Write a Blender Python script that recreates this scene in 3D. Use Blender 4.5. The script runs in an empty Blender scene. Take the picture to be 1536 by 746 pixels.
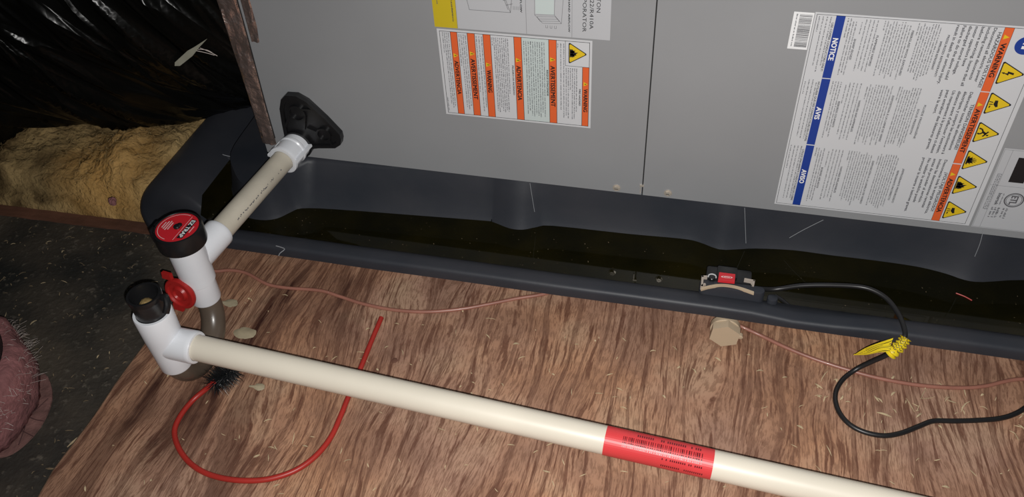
import bpy, bmesh, math, random
from mathutils import Vector, Matrix, noise
from mathutils.bvhtree import BVHTree
random.seed(7)
R_ = math.radians
S = bpy.context.scene
col = S.collection

# ------------------------------------------------------------------ camera
CAM = Vector((0, 0, 0.7302))
RT = Vector((0.97166734, 0.23231132, -0.04352047))       # camera right in world
DN = Vector((0.12758172, -0.67053494, -0.73082542))      # camera down
FW = Vector((-0.19896101, 0.70456678, -0.68117558))      # camera forward
FPX = 1283.45
cd = bpy.data.cameras.new('camera'); cam = bpy.data.objects.new('camera', cd); col.objects.link(cam)
m = Matrix((( RT.x, -DN.x, -FW.x, CAM.x), (RT.y, -DN.y, -FW.y, CAM.y), (RT.z, -DN.z, -FW.z, CAM.z), (0, 0, 0, 1)))
cam.matrix_world = m
cd.sensor_fit = 'HORIZONTAL'; cd.sensor_width = 36; cd.lens = 36 * FPX / 1536; cd.clip_start = 0.01
S.camera = cam

# ------------------------------------------------------------------ light
w = bpy.data.worlds.new('world'); S.world = w; w.use_nodes = True
w.node_tree.nodes['Background'].inputs[0].default_value = (0.80, 0.88, 1.0, 1)
w.node_tree.nodes['Background'].inputs[1].default_value = 0.035
ld = bpy.data.lights.new('flash', 'SPOT'); flash = bpy.data.objects.new('flash', ld); col.objects.link(flash)
ld.energy = 33; ld.shadow_soft_size = 0.003; ld.spot_size = R_(150); ld.spot_blend = 1.0; ld.color = (1.0, 0.985, 0.96)
flash.location = CAM + DN * 0.014 + RT * 0.008
aim = Vector((0.12, 0.66, 0.0)) - flash.location
flash.rotation_euler = aim.to_track_quat('-Z', 'Y').to_euler()
S.view_settings.view_transform = 'Standard'; S.view_settings.look = 'None'
S.view_settings.exposure = 0.0; S.view_settings.gamma = 1.0; S.view_settings.use_curve_mapping = False

# ------------------------------------------------------------------ measuring: a photo point on a known plane of the place
def ray(px, py): return RT * (px - 768) + DN * (py - 373) + FW * FPX
def onz(px, py, z):
    d = ray(px, py); return CAM + d * ((z - CAM.z) / d.z)
def ony(px, py, y):
    d = ray(px, py); return CAM + d * ((y - CAM.y) / d.y)

# ------------------------------------------------------------------ materials
def N(t, kind, **kw):
    n = t.nodes.new(kind)
    for k, v in kw.items(): setattr(n, k, v)
    return n
def mat(name, c, rough=0.5, metal=0.0, spec=0.5, var=0.0, vscale=30, bump=0.0, bscale=60, stretch=(1, 1, 1), coat=0.0, var2=None, sheen=0):
    M = bpy.data.materials.new(name); M.use_nodes = True; t = M.node_tree; b = t.nodes['Principled BSDF']
    b.inputs['Base Color'].default_value = (*c, 1); b.inputs['Roughness'].default_value = rough
    b.inputs['Metallic'].default_value = metal; b.inputs['Specular IOR Level'].default_value = spec
    b.inputs['Coat Weight'].default_value = coat
    if var or bump:
        g = N(t, 'ShaderNodeNewGeometry'); mp = N(t, 'ShaderNodeMapping'); mp.inputs['Scale'].default_value = stretch
        t.links.new(g.outputs['Position'], mp.inputs['Vector'])
    if var:
        n = N(t, 'ShaderNodeTexNoise'); n.inputs['Scale'].default_value = vscale; n.inputs['Detail'].default_value = 6
        t.links.new(mp.outputs[0], n.inputs['Vector'])
        r = N(t, 'ShaderNodeValToRGB'); r.color_ramp.elements[0].position = 0.3; r.color_ramp.elements[1].position = 0.7
        lo = var2 if var2 else tuple(x * (1 - var) for x in c)
        r.color_ramp.elements[0].color = (*lo, 1); r.color_ramp.elements[1].color = (*c, 1)
        t.links.new(n.outputs['Fac'], r.inputs[0]); t.links.new(r.outputs[0], b.inputs['Base Color'])
    if bump:
        n = N(t, 'ShaderNodeTexNoise'); n.inputs['Scale'].default_value = bscale; n.inputs['Detail'].default_value = 5
        t.links.new(mp.outputs[0], n.inputs['Vector'])
        bp = N(t, 'ShaderNodeBump'); bp.inputs['Strength'].default_value = bump; bp.inputs['Distance'].default_value = 0.01
        t.links.new(n.outputs['Fac'], bp.inputs['Height']); t.links.new(bp.outputs[0], b.inputs['Normal'])
    return M

M_steel = mat('painted_steel', (0.285, 0.292, 0.302), 0.38, 0.0, 0.5, var=0.10, vscale=5, bump=0.012, bscale=9)
M_gap = mat('gap_dark', (0.012, 0.012, 0.012), 0.8)
M_screw = mat('zinc_screw', (0.62, 0.56, 0.48), 0.3, 0.5)
M_foil = mat('foil_tape', (0.60, 0.46, 0.41), 0.27, 0.85, var=0.35, vscale=9, bump=0.8, bscale=45, stretch=(1, 1, .8))
M_pvc = mat('aged_pvc', (0.74, 0.68, 0.57), 0.38, var=0.10, vscale=12, coat=0.1)
M_pvcs = mat('dusty_pvc', (0.60, 0.55, 0.45), 0.5, var=0.22, vscale=18)
M_white = mat('white_pvc', (0.80, 0.82, 0.86), 0.3, var=0.05, vscale=20, coat=0.15)
M_black = mat('black_plastic', (0.010, 0.010, 0.011), 0.32, bump=0.06, bscale=60)
M_rubber = mat('black_rubber', (0.012, 0.012, 0.013), 0.38)
M_red = mat('red_plastic', (0.42, 0.018, 0.016), 0.38, var=0.15, vscale=40)
M_redlab = mat('red_label', (0.60, 0.02, 0.03), 0.3)
M_redstk = mat('red_sticker', (0.66, 0.05, 0.055), 0.42, var=0.15, vscale=20)
M_tube = mat('smoky_tube', (0.115, 0.088, 0.066), 0.3, var=0.25, vscale=30, coat=0.2)
M_pan = mat('pan_plastic', (0.036, 0.037, 0.044), 0.48, spec=0.33, var=0.35, vscale=9, bump=0.05, bscale=30, var2=(0.019, 0.023, 0.031))
M_scratch = mat('scratch_pale', (0.30, 0.31, 0.33), 0.5)
M_tan = mat('tan_plastic', (0.50, 0.39, 0.27), 0.5)
M_chrome = mat('bright_wire', (0.75, 0.75, 0.75), 0.3, 0.4)
M_yellow = mat('yellow_tag', (0.80, 0.62, 0.02), 0.35)
M_salmon = mat('salmon_wire', (0.34, 0.145, 0.105), 0.35, var=0.2, vscale=40, coat=0.3)
M_rod = mat('red_rod', (0.42, 0.028, 0.020), 0.42, var=0.2, vscale=30)
M_sliver = mat('wood_sliver', (0.66, 0.52, 0.32), 0.7, var=0.4, vscale=80)
M_dsliver = mat('dusty_sliver', (0.27, 0.20, 0.12), 0.8, var=0.5, vscale=80)
M_splint = mat('bare_wood', (0.34, 0.33, 0.26), 0.7, var=0.2, vscale=60)
M_glue = mat('dried_glue', (0.46, 0.39, 0.26), 0.6, var=0.4, vscale=60)
M_board = mat('reddish_board', (0.20, 0.085, 0.052), 0.75, var=0.6, vscale=25, bump=0.3, bscale=60, stretch=(.3, 1, 1))
M_pink = mat('pink_insulation', (0.36, 0.15, 0.15), 0.9, var=0.45, vscale=60, bump=0.35, bscale=160)
M_pinkpaper = mat('pink_facing', (0.26, 0.13, 0.115), 0.9, var=0.55, vscale=45, bump=0.4, bscale=90)
M_pinkline = mat('facing_thread', (0.08, 0.035, 0.035), 0.8)
M_fibre = mat('white_fibre', (0.60, 0.52, 0.48), 0.5)
M_bristle = mat('black_bristle', (0.008, 0.009, 0.010), 0.3)
M_brass = mat('brass_bit', (0.55, 0.38, 0.16), 0.4, 0.5, var=.4, vscale=200)
# print inks
P_white = mat('label_white', (0.58, 0.59, 0.61), 0.32)
P_grey = mat('label_grey', (0.47, 0.48, 0.50), 0.32)
P_pale = mat('label_pale_green', (0.53, 0.60, 0.59), 0.32)
P_bar = mat('label_bright', (0.80, 0.81, 0.82), 0.35)
P_orange = mat('ink_orange', (0.72, 0.125, 0.035), 0.35)
P_blue = mat('ink_blue', (0.012, 0.045, 0.27), 0.35)
P_yel = mat('ink_yellow', (0.72, 0.50, 0.02), 0.35)
P_mus = mat('ink_mustard', (0.55, 0.42, 0.02), 0.35)
P_black = mat('ink_black', (0.012, 0.012, 0.014), 0.4)
P_soft = mat('ink_soft', (0.10, 0.10, 0.11), 0.4)
P_line = mat('ink_line', (0.20, 0.20, 0.21), 0.4)
P_text = mat('ink_white', (0.80, 0.80, 0.80), 0.4)

def wood_material():
    M = bpy.data.materials.new('plywood_face'); M.use_nodes = True; t = M.node_tree; b = t.nodes['Principled BSDF']
    L = t.links.new
    g = N(t, 'ShaderNodeNewGeometry')
    # warp
    mw = N(t, 'ShaderNodeMapping'); mw.inputs['Scale'].default_value = (3.6, 1.3, 1); L(g.outputs['Position'], mw.inputs[0])
    nw = N(t, 'ShaderNodeTexNoise'); nw.inputs['Scale'].default_value = 1.9; nw.inputs['Detail'].default_value = 2.5; L(mw.outputs[0], nw.inputs[0])
    sp = N(t, 'ShaderNodeSeparateXYZ'); L(g.outputs['Position'], sp.inputs[0])
    def ma(op, a, b_=None, c_=None):
        n = N(t, 'ShaderNodeMath', operation=op)
        for i, v in enumerate((a, b_, c_)):
            if v is None: continue
            if isinstance(v, (int, float)): n.inputs[i].default_value = v
            else: L(v, n.inputs[i])
        return n.outputs[0]
    # grain runs across the sheet's depth, leaning a little towards the left end
    lean = ma('MULTIPLY', ma('MAXIMUM', ma('MULTIPLY', ma('ADD', sp.outputs[0], 0.1), -1.0), 0.0), 0.04)
    x1 = ma('ADD', sp.outputs[0], ma('MULTIPLY', ma('SUBTRACT', 0.6, sp.outputs[1]), ma('MULTIPLY', lean, -1.0)))
    u = ma('ADD', x1, ma('MULTIPLY', ma('SUBTRACT', nw.outputs['Fac'], 0.5), 0.11))
    cb = N(t, 'ShaderNodeCombineXYZ'); L(u, cb.inputs[0]); L(ma('MULTIPLY', sp.outputs[1], 0.085), cb.inputs[1])
    def streak(scale, detail, lo, hi, yscale=1.0):
        mp = N(t, 'ShaderNodeMapping'); mp.inputs['Scale'].default_value = (1, yscale, 1); L(cb.outputs[0], mp.inputs[0])
        n = N(t, 'ShaderNodeTexNoise'); n.inputs['Scale'].default_value = scale; n.inputs['Detail'].default_value = detail
        n.inputs['Roughness'].default_value = 0.6; L(mp.outputs[0], n.inputs[0])
        r = N(t, 'ShaderNodeMapRange'); r.inputs[1].default_value = lo; r.inputs[2].default_value = hi; L(n.outputs['Fac'], r.inputs[0]); return r.outputs[0]
    s1 = streak(210, 4, 0.54, 0.60, .9)      # growth rings
    s2 = streak(560, 2, 0.47, 0.60, 1.7)     # fine pores
    s3 = streak(34, 5, 0.46, 0.56, 1.3)      # broad stains along the grain
    cb2 = N(t, 'ShaderNodeCombineXYZ'); L(u, cb2.inputs[0]); L(ma('MULTIPLY', sp.outputs[1], 0.018), cb2.inputs[1]); cb = cb2
    s4 = streak(120, 3, 0.535, 0.575, 1.0)    # long growth lines
    n4 = N(t, 'ShaderNodeTexNoise'); n4.inputs['Scale'].default_value = 5.5; n4.inputs['Detail'].default_value = 5; L(g.outputs['Position'], n4.inputs[0])
    n5 = N(t, 'ShaderNodeTexNoise'); n5.inputs['Scale'].default_value = 13; n5.inputs['Detail'].default_value = 4; L(g.outputs['Position'], n5.inputs[0])
    def mix(f, a, b_):
        n = N(t, 'ShaderNodeMix', data_type='RGBA')
        if isinstance(f, float): n.inputs[0].default_value = f
        else: L(f, n.inputs[0])
        for k, v in ((6, a), (7, b_)):
            if isinstance(v, tuple): n.inputs[k].default_value = (*v, 1)
            else: L(v, n.inputs[k])
        return n.outputs[2]
    def rng(v, lo, hi, a=0.0, b_=1.0):
        r = N(t, 'ShaderNodeMapRange'); r.inputs[1].default_value = lo; r.inputs[2].default_value = hi; r.inputs[3].default_value = a; r.inputs[4].default_value = b_; L(v, r.inputs[0]); return r.outputs[0]
    base = mix(rng(n4.outputs['Fac'], 0.38, 0.62), (0.50, 0.262, 0.150), (0.41, 0.240, 0.170))
    base = mix(rng(n5.outputs['Fac'], 0.50, 0.72, 0, 0.7), base, (0.46, 0.31, 0.205))
    base = mix(ma('MULTIPLY', s2, 0.50), base, (0.16, 0.078, 0.046))
    base = mix(ma('MULTIPLY', s1, 0.72), base, (0.110, 0.038, 0.022))
    base = mix(ma('MULTIPLY', s4, 0.50), base, (0.115, 0.048, 0.030))
    # old wet stains at the left of the sheet, towards the pan
    reg = ma('MULTIPLY', rng(sp.outputs[0], -0.20, -0.42), rng(n4.outputs['Fac'], 0.40, 0.58, 0.25, 1.0))
    base = mix(ma('MULTIPLY', ma('MULTIPLY', s3, reg), 0.62), base, (0.055, 0.020, 0.013))
    wx = ma('ADD', sp.outputs[0], ma('MULTIPLY', ma('SUBTRACT', n5.outputs['Fac'], 0.5), 0.05))
    def band(c, wd, y0, y1, y2, y3, a):
        d = rng(ma('ABSOLUTE', ma('SUBTRACT', wx, c)), wd, wd*.35)
        return ma('MULTIPLY', ma('MULTIPLY', ma('MULTIPLY', d, rng(sp.outputs[1], y0, y1)), rng(sp.outputs[1], y3, y2)), ma('MULTIPLY', rng(s3, 0, 1, .45, 1.0), a*1.6))
    for args in ((-.466, .017, .50, .54, .64, .70, .9), (-.500, .020, .36, .40, .45, .52, .8), (-.545, .016, .38, .42, .47, .50, .6), (-.475, .008, .40, .43, .52, .56, .7), (-.40, .010, .60, .63, .655, .70, .6)):
        base = mix(band(*args), base, (0.040, 0.013, 0.009))
    base = mix(ma('MULTIPLY', rng(n5.outputs['Fac'], 0.55, 0.42, 0, 0.35), 1.0), base, (0.15, 0.075, 0.05))
    L(base, b.inputs['Base Color'])
    b.inputs['Roughness'].default_value = 0.62; b.inputs['Specular IOR Level'].default_value = 0.25
    bp = N(t, 'ShaderNodeBump'); bp.inputs['Strength'].default_value = 0.25; bp.inputs['Distance'].default_value = 0.002
    L(ma('ADD', s1, s2), bp.inputs['Height']); bp.invert = True; L(bp.outputs[0], b.inputs['Normal'])
    return M
M_wood = wood_material()

def floor_material():
    M = bpy.data.materials.new('sooty_decking'); M.use_nodes = True; t = M.node_tree; b = t.nodes['Principled BSDF']; L = t.links.new
    g = N(t, 'ShaderNodeNewGeometry')
    a = N(t, 'ShaderNodeTexNoise'); a.inputs['Scale'].default_value = 9; a.inputs['Detail'].default_value = 8; L(g.outputs['Position'], a.inputs[0])
    r = N(t, 'ShaderNodeValToRGB'); e = r.color_ramp.elements
    e[0].position = 0.36; e[0].color = (0.018, 0.018, 0.016, 1); e[1].position = 0.66; e[1].color = (0.085, 0.068, 0.050, 1)
    L(a.outputs['Fac'], r.inputs[0])
    v = N(t, 'ShaderNodeTexNoise'); v.inputs['Scale'].default_value = 130; v.inputs['Detail'].default_value = 4; L(g.outputs['Position'], v.inputs[0])
    r2 = N(t, 'ShaderNodeValToRGB'); r2.color_ramp.elements[0].position = 0.60; r2.color_ramp.elements[1].position = 0.72
    L(v.outputs['Fac'], r2.inputs[0])
    mx = N(t, 'ShaderNodeMix', data_type='RGBA'); L(r2.outputs[0], mx.inputs[0]); L(r.outputs[0], mx.inputs[6]); mx.inputs[7].default_value = (0.11, 0.095, 0.075, 1)
    L(mx.outputs[2], b.inputs['Base Color']); b.inputs['Roughness'].default_value = 0.7
    bp = N(t, 'ShaderNodeBump'); bp.inputs['Strength'].default_value = 0.5; bp.inputs['Distance'].default_value = 0.004
    ad = N(t, 'ShaderNodeMath', operation='ADD'); L(a.outputs['Fac'], ad.inputs[0]); L(v.outputs['Fac'], ad.inputs[1])
    L(ad.outputs[0], bp.inputs['Height']); L(bp.outputs[0], b.inputs['Normal'])
    return M
M_floor = floor_material()

def insulation_material():
    M = bpy.data.materials.new('glass_wool'); M.use_nodes = True; t = M.node_tree; b = t.nodes['Principled BSDF']; L = t.links.new
    g = N(t, 'ShaderNodeNewGeometry')
    a = N(t, 'ShaderNodeTexNoise'); a.inputs['Scale'].default_value = 13; a.inputs['Detail'].default_value = 9; a.inputs['Distortion'].default_value = 1.2; L(g.outputs['Position'], a.inputs[0])
    r = N(t, 'ShaderNodeValToRGB'); e = r.color_ramp.elements
    e[0].position = 0.36; e[0].color = (0.13, 0.085, 0.038, 1); e[1].position = 0.62; e[1].color = (0.46, 0.32, 0.145, 1)
    L(a.outputs['Fac'], r.inputs[0])
    sp = N(t, 'ShaderNodeVectorMath', operation='DISTANCE'); sp.inputs[1].default_value = (-0.775, 0.765, 0.03); L(g.outputs['Position'], sp.inputs[0])
    rr = N(t, 'ShaderNodeMapRange'); rr.inputs[1].default_value = 0.10; rr.inputs[2].default_value = 0.02; rr.inputs[4].default_value = 0.75; L(sp.outputs['Value'], rr.inputs[0])
    mx = N(t, 'ShaderNodeMix', data_type='RGBA'); L(rr.outputs[0], mx.inputs[0]); L(r.outputs[0], mx.inputs[6]); mx.inputs[7].default_value = (0.70, 0.39, 0.12, 1)
    L(mx.outputs[2], b.inputs['Base Color']); b.inputs['Roughness'].default_value = 0.95; b.inputs['Specular IOR Level'].default_value = 0.1
    v = N(t, 'ShaderNodeTexNoise'); v.inputs['Scale'].default_value = 150; v.inputs['Detail'].default_value = 8; v.inputs['Distortion'].default_value = 0.4; L(g.outputs['Position'], v.inputs[0])
    bp = N(t, 'ShaderNodeBump'); bp.inputs['Strength'].default_value = 0.9; bp.inputs['Distance'].default_value = 0.006; L(v.outputs['Fac'], bp.inputs['Height']); L(bp.outputs[0], b.inputs['Normal'])
    return M
M_wool = insulation_material()

def wrap_material():
    M = bpy.data.materials.new('black_poly_wrap'); M.use_nodes = True; t = M.node_tree; b = t.nodes['Principled BSDF']; L = t.links.new
    b.inputs['Base Color'].default_value = (0.0035, 0.0035, 0.003, 1); b.inputs['Roughness'].default_value = 0.24; b.inputs['Specular IOR Level'].default_value = 0.22
    g = N(t, 'ShaderNodeNewGeometry')
    def dot(v):
        n = N(t, 'ShaderNodeVectorMath', operation='DOT_PRODUCT'); n.inputs[1].default_value = v; L(g.outputs['Position'], n.inputs[0]); return n.outputs['Value']
    def ridge(va, vb, sc):
        cb = N(t, 'ShaderNodeCombineXYZ'); L(dot(va), cb.inputs[0]); L(dot(vb), cb.inputs[1])
        v = N(t, 'ShaderNodeTexNoise'); v.inputs['Scale'].default_value = sc; v.inputs['Detail'].default_value = 2; v.inputs['Distortion'].default_value = 0.5; L(cb.outputs[0], v.inputs[0])
        m1 = N(t, 'ShaderNodeMath', operation='SUBTRACT'); L(v.outputs['Fac'], m1.inputs[0]); m1.inputs[1].default_value = .5
        m2 = N(t, 'ShaderNodeMath', operation='ABSOLUTE'); L(m1.outputs[0], m2.inputs[0])
        m3 = N(t, 'ShaderNodeMath', operation='MINIMUM'); L(m2.outputs[0], m3.inputs[0]); m3.inputs[1].default_value = .09; return m3.outputs[0]
    ad = N(t, 'ShaderNodeMath', operation='ADD'); L(ridge((9.5, 0, 7.5), (.8, 0, -1.0), 1.0), ad.inputs[0]); L(ridge((12.0, 2, 6.5), (1.2, .5, -2.0), 2.0), ad.inputs[1])
    bp = N(t, 'ShaderNodeBump'); bp.inputs['Strength'].default_value = 1.0; bp.inputs['Distance'].default_value = 0.028; bp.invert = True; L(ad.outputs[0], bp.inputs['Height']); L(bp.outputs[0], b.inputs['Normal'])
    return M
M_wrap = wrap_material()

def water_material():
    M = bpy.data.materials.new('stagnant_water'); M.use_nodes = True; t = M.node_tree; L = t.links.new
    out = t.nodes['Material Output']; t.nodes.remove(t.nodes['Principled BSDF'])
    g = N(t, 'ShaderNodeNewGeometry')
    n = N(t, 'ShaderNodeTexNoise'); n.inputs['Scale'].default_value = 16; n.inputs['Detail'].default_value = 6; L(g.outputs['Position'], n.inputs[0])
    r = N(t, 'ShaderNodeValToRGB'); e = r.color_ramp.elements; e[0].position = 0.4; e[0].color = (0.0075, 0.0070, 0.0025, 1); e[1].position = 0.72; e[1].color = (0.016, 0.013, 0.003, 1)
    L(n.outputs['Fac'], r.inputs[0])
    d = N(t, 'ShaderNodeBsdfDiffuse'); L(r.outputs[0], d.inputs[0])
    tr = N(t, 'ShaderNodeBsdfTransparent'); tr.inputs[0].default_value = (0.40, 0.36, 0.16, 1)
    m1 = N(t, 'ShaderNodeMixShader'); m1.inputs[0].default_value = 0.80; L(tr.outputs[0], m1.inputs[1]); L(d.outputs[0], m1.inputs[2])
    gl = N(t, 'ShaderNodeBsdfGlossy'); gl.inputs['Roughness'].default_value = 0.04; gl.inputs[0].default_value = (1, 1, 1, 1)
    fr = N(t, 'ShaderNodeFresnel'); fr.inputs[0].default_value = 1.33
    m2 = N(t, 'ShaderNodeMixShader'); L(fr.outputs[0], m2.inputs[0]); L(m1.outputs[0], m2.inputs[1]); L(gl.outputs[0], m2.inputs[2])
    L(m2.outputs[0], out.inputs[0]); return M
M_water = water_material()

# ------------------------------------------------------------------ mesh helpers
class MB:
    def __init__(s): s.v = []; s.f = []; s.m = []; s.mats = []
    def mi(s, mt):
        if mt not in s.mats: s.mats.append(mt)
        return s.mats.index(mt)
    def face(s, pts, mt):
        i = len(s.v); s.v += [Vector(p) for p in pts]; s.f.append(tuple(range(i, i + len(pts)))); s.m.append(s.mi(mt))
    def mesh(s, vs, fs, mt):
        i = len(s.v); s.v += [Vector(p) for p in vs]; k = s.mi(mt)
        for f in fs: s.f.append(tuple(i + j for j in f)); s.m.append(k)
    def box(s, a, b, mt):
        x0, y0, z0 = a; x1, y1, z1 = b
        s.mesh([(x0,y0,z0),(x1,y0,z0),(x1,y1,z0),(x0,y1,z0),(x0,y0,z1),(x1,y0,z1),(x1,y1,z1),(x0,y1,z1)],
               [(3,2,1,0),(4,5,6,7),(0,1,5,4),(1,2,6,5),(2,3,7,6),(3,0,4,7)], mt)
    def rbox(s, a, b, r, mt, seg=3):      # box rounded along its upright edges, soft top edge
        x0, y0, z0 = a; x1, y1, z1 = b
        pts = []
        for cx, cy, a0 in ((x1-r, y1-r, 0), (x0+r, y1-r, 90), (x0+r, y0+r, 180), (x1-r, y0+r, 270)):
            for k in range(seg+1):
                an = R_(a0 + 90*k/seg); pts.append((cx, cy, math.cos(an), math.sin(an)))
        n = len(pts); vs = []
        e = r*0.35
        for z, rr in ((z0, r), (z1-e, r), (z1-e*.3, r-e*.3), (z1, r-e)):
            for cx, cy, cc, ss in pts: vs.append((cx+cc*rr, cy+ss*rr, z))
        fs = []
        for k in range(3):
            for i in range(n): fs.append((k*n+i, k*n+(i+1)%n, (k+1)*n+(i+1)%n, (k+1)*n+i))
        fs.append(tuple(3*n+i for i in range(n))); fs.append(tuple(reversed(range(n))))
        s.mesh(vs, fs, mt)
    def lathe(s, o, d, prof, mt, n=32, cap=True):
        o = Vector(o); d = Vector(d).normalized(); a = d.orthogonal().normalized(); b = d.cross(a)
        vs = []; fs = []
        for t, r in prof:
            for i in range(n):
                an = 2*math.pi*i/n; vs.append(o + d*t + (a*math.cos(an)+b*math.sin(an))*r)
        for k in range(len(prof)-1):
            for i in range(n): fs.append((k*n+i, k*n+(i+1)%n, (k+1)*n+(i+1)%n, (k+1)*n+i))
        if cap:
            fs.append(tuple(reversed(range(n)))); fs.append(tuple((len(prof)-1)*n+i for i in range(n)))
        s.mesh(vs, fs, mt)
    def tube(s, pts, r, mt, n=12, smooth=6):
        p = spline(pts, smooth) if smooth else [Vector(q) for q in pts]
        rr = r if callable(r) else (lambda t: r)
        tan = [(p[min(i+1, len(p)-1)]-p[max(i-1, 0)]).normalized() for i in range(len(p))]
        a = tan[0].orthogonal().normalized(); vs = []; fs = []
        for i, q in enumerate(p):
            a = (a - tan[i]*a.dot(tan[i])).normalized(); b = tan[i].cross(a); R = rr(i/(len(p)-1))
            for k in range(n):
                an = 2*math.pi*k/n; vs.append(q + (a*math.cos(an)+b*math.sin(an))*R)
        for i in range(len(p)-1):
            for k in range(n): fs.append((i*n+k, i*n+(k+1)%n, (i+1)*n+(k+1)%n, (i+1)*n+k))
        fs.append(tuple(reversed(range(n)))); fs.append(tuple((len(p)-1)*n+k for k in range(n)))
        s.mesh(vs, fs, mt)
    def prism(s, pts, off, mt):           # polygon extruded by vector off
        off = Vector(off); n = len(pts); p = [Vector(q) for q in pts]
        s.mesh(p + [q+off for q in p], [tuple(reversed(range(n))), tuple(n+i for i in range(n))] + [(i, (i+1)%n, n+(i+1)%n, n+i) for i in range(n)], mt)
    def build(s, name, parent=None, smooth=None, recalc=True, bevel=None):
        me = bpy.data.meshes.new(name); me.from_pydata([tuple(v) for v in s.v], [], s.f)
        for mt in s.mats: me.materials.append(mt)
        me.polygons.foreach_set('material_index', s.m)
        if recalc or bevel:
            bm = bmesh.new(); bm.from_mesh(me)
            if bevel:
                bmesh.ops.remove_doubles(bm, verts=bm.verts, dist=1e-6)
                bmesh.ops.bevel(bm, geom=[e for e in bm.edges if e.is_manifold and e.calc_face_angle(0) > 0.6], offset=bevel, segments=2, affect='EDGES', clamp_overlap=True)
            bmesh.ops.recalc_face_normals(bm, faces=bm.faces); bm.to_mesh(me); bm.free()
        if smooth is not None:
            me.polygons.foreach_set('use_smooth', [True]*len(me.polygons)); me.set_sharp_from_angle(angle=R_(smooth))
        me.update()
        o = bpy.data.objects.new(name, me); col.objects.link(o)
        if parent:
            o.parent = parent; o.matrix_parent_inverse = Matrix.Translation(-abs_loc(parent))
        return o
def abs_loc(o):      # meshes are built in world units, so only an Empty at a thing's base has a place to undo
    return o.location.copy() if o.type == 'EMPTY' else Vector((0, 0, 0))
def spline(pts, sub):
    p = [Vector(q) for q in pts]; out = []
    for i in range(len(p)-1):
        p0 = p[max(i-1, 0)]; p1 = p[i]; p2 = p[i+1]; p3 = p[min(i+2, len(p)-1)]
        for k in range(sub):
            t = k/sub
            out.append(0.5*((2*p1) + (p2-p0)*t + (2*p0-5*p1+4*p2-p3)*t*t + (3*p1-p0-3*p2+p3)*t**3))
    out.append(p[-1]); return out
def thing(name, loc, label, cat, group=None):
    o = bpy.data.objects.new(name, None); o.empty_display_size = 0.02; o.location = loc; col.objects.link(o)
    return tag(o, label, cat, group)
def tag(o, label=None, cat=None, group=None, kind=None):
    if label: o['label'] = label
    if cat: o['category'] = cat
    if group: o['group'] = group
    if kind: o['kind'] = kind
    return o

# lettering: the built-in font turned into flat geometry; frame = (origin, along, up)
def text(mb, s, o, along, up, height, mt, length=None, bold=0.0, align='LEFT', fn=None):
    cu = bpy.data.curves.new('t', 'FONT'); cu.body = s; cu.size = 1.0; cu.resolution_u = 2
    ob = bpy.data.objects.new('t', cu); col.objects.link(ob)
    me = bpy.data.meshes.new_from_object(ob.evaluated_get(bpy.context.evaluated_depsgraph_get()))
    bpy.data.objects.remove(ob); bpy.data.curves.remove(cu)
    if not me.vertices: return
    xs = [v.co.x for v in me.vertices]; x0 = min(xs); W = max(xs)-x0
    sy = height/0.70; sx = (length/W) if length else sy
    sh = 0 if align == 'LEFT' else -W*sx/2
    o = Vector(o); along = Vector(along); up = Vector(up)
    nrm = along.cross(up); k = 0
    for dx, dy in ([(0, 0)] if bold <= 0 else [(-1, -.6), (1, -.6), (0, .6), (-1, .6), (1, .6)]):
        b_ = .045 if bold <= .012 else .055
        vs = [o + along*((v.co.x-x0)*sx+sh + dx*b_*height) + up*((v.co.y*sy) + dy*b_*height) + nrm*(k*.000012) for v in me.vertices]; k += 1
        mb.mesh(vs, [tuple(p.vertices) for p in me.polygons], mt)
    bpy.data.meshes.remove(me)

# ------------------------------------------------------------------ setting
ZF = -0.012
mb = MB(); mb.box((-3.0, -1.5, ZF-0.03), (2.0, 3.0, ZF), M_floor)
tag(mb.build('floor'), kind='structure')
mb = MB(); mb.box((-3.0, 2.6, ZF), (2.0, 2.64, 2.2), M_board); tag(mb.build('wall_back'), kind='structure')
mb = MB(); mb.box((-3.0, -1.5, ZF), (-2.96, 2.6, 2.2), M_board); tag(mb.build('wall_left'), kind='structure')

# plywood sheet with a ragged left edge
XE = -0.592
mb = MB(); rows = 90; ys = [-0.9 + 2.5*i/rows for i in range(rows+1)]
edge = [XE + 0.003*noise.noise(Vector((0, y*18, 0))) + 0.002*noise.noise(Vector((3, y*70, 0))) - (0.0) for y in ys]
vs = []; fs = []
for y, e in zip(ys, edge):
    vs += [(e, y, ZF+0.0005), (e, y, -0.0012), (e+0.002, y, 0), (e+0.007, y, 0), (1.35, y, 0), (1.35, y, ZF+0.0005)]
for i in range(rows):
    for k in range(5): fs.append((i*6+k, i*6+k+1, (i+1)*6+k+1, (i+1)*6+k))
M_worn = mat('worn_edge', (0.36, 0.24, 0.15), 0.8, var=0.7, vscale=60)
mb.mesh(vs, [f for f in fs], M_wood); k = mb.mi(M_worn)
for i, f in enumerate(mb.f):
    if i % 5 in (1,): mb.m[i] = k
ply = mb.build('plywood_sheet')
tag(ply, 'weathered brown plywood sheet with dark wet stains lying under the pan and pipes', 'plywood')
# knot holes and nail heads in the sheet
for (px, py, r) in ((592, 541, .0035), (1041, 537, .0)):
    if r:
        q = onz(px, py, 0); mb = MB(); mb.lathe(q - Vector((0,0,.001)), (0,0,1), [(0, r), (.0014, r), (.0018, r*.7)], M_board, 14); mb.build('nail_head', ply, 40)

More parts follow.
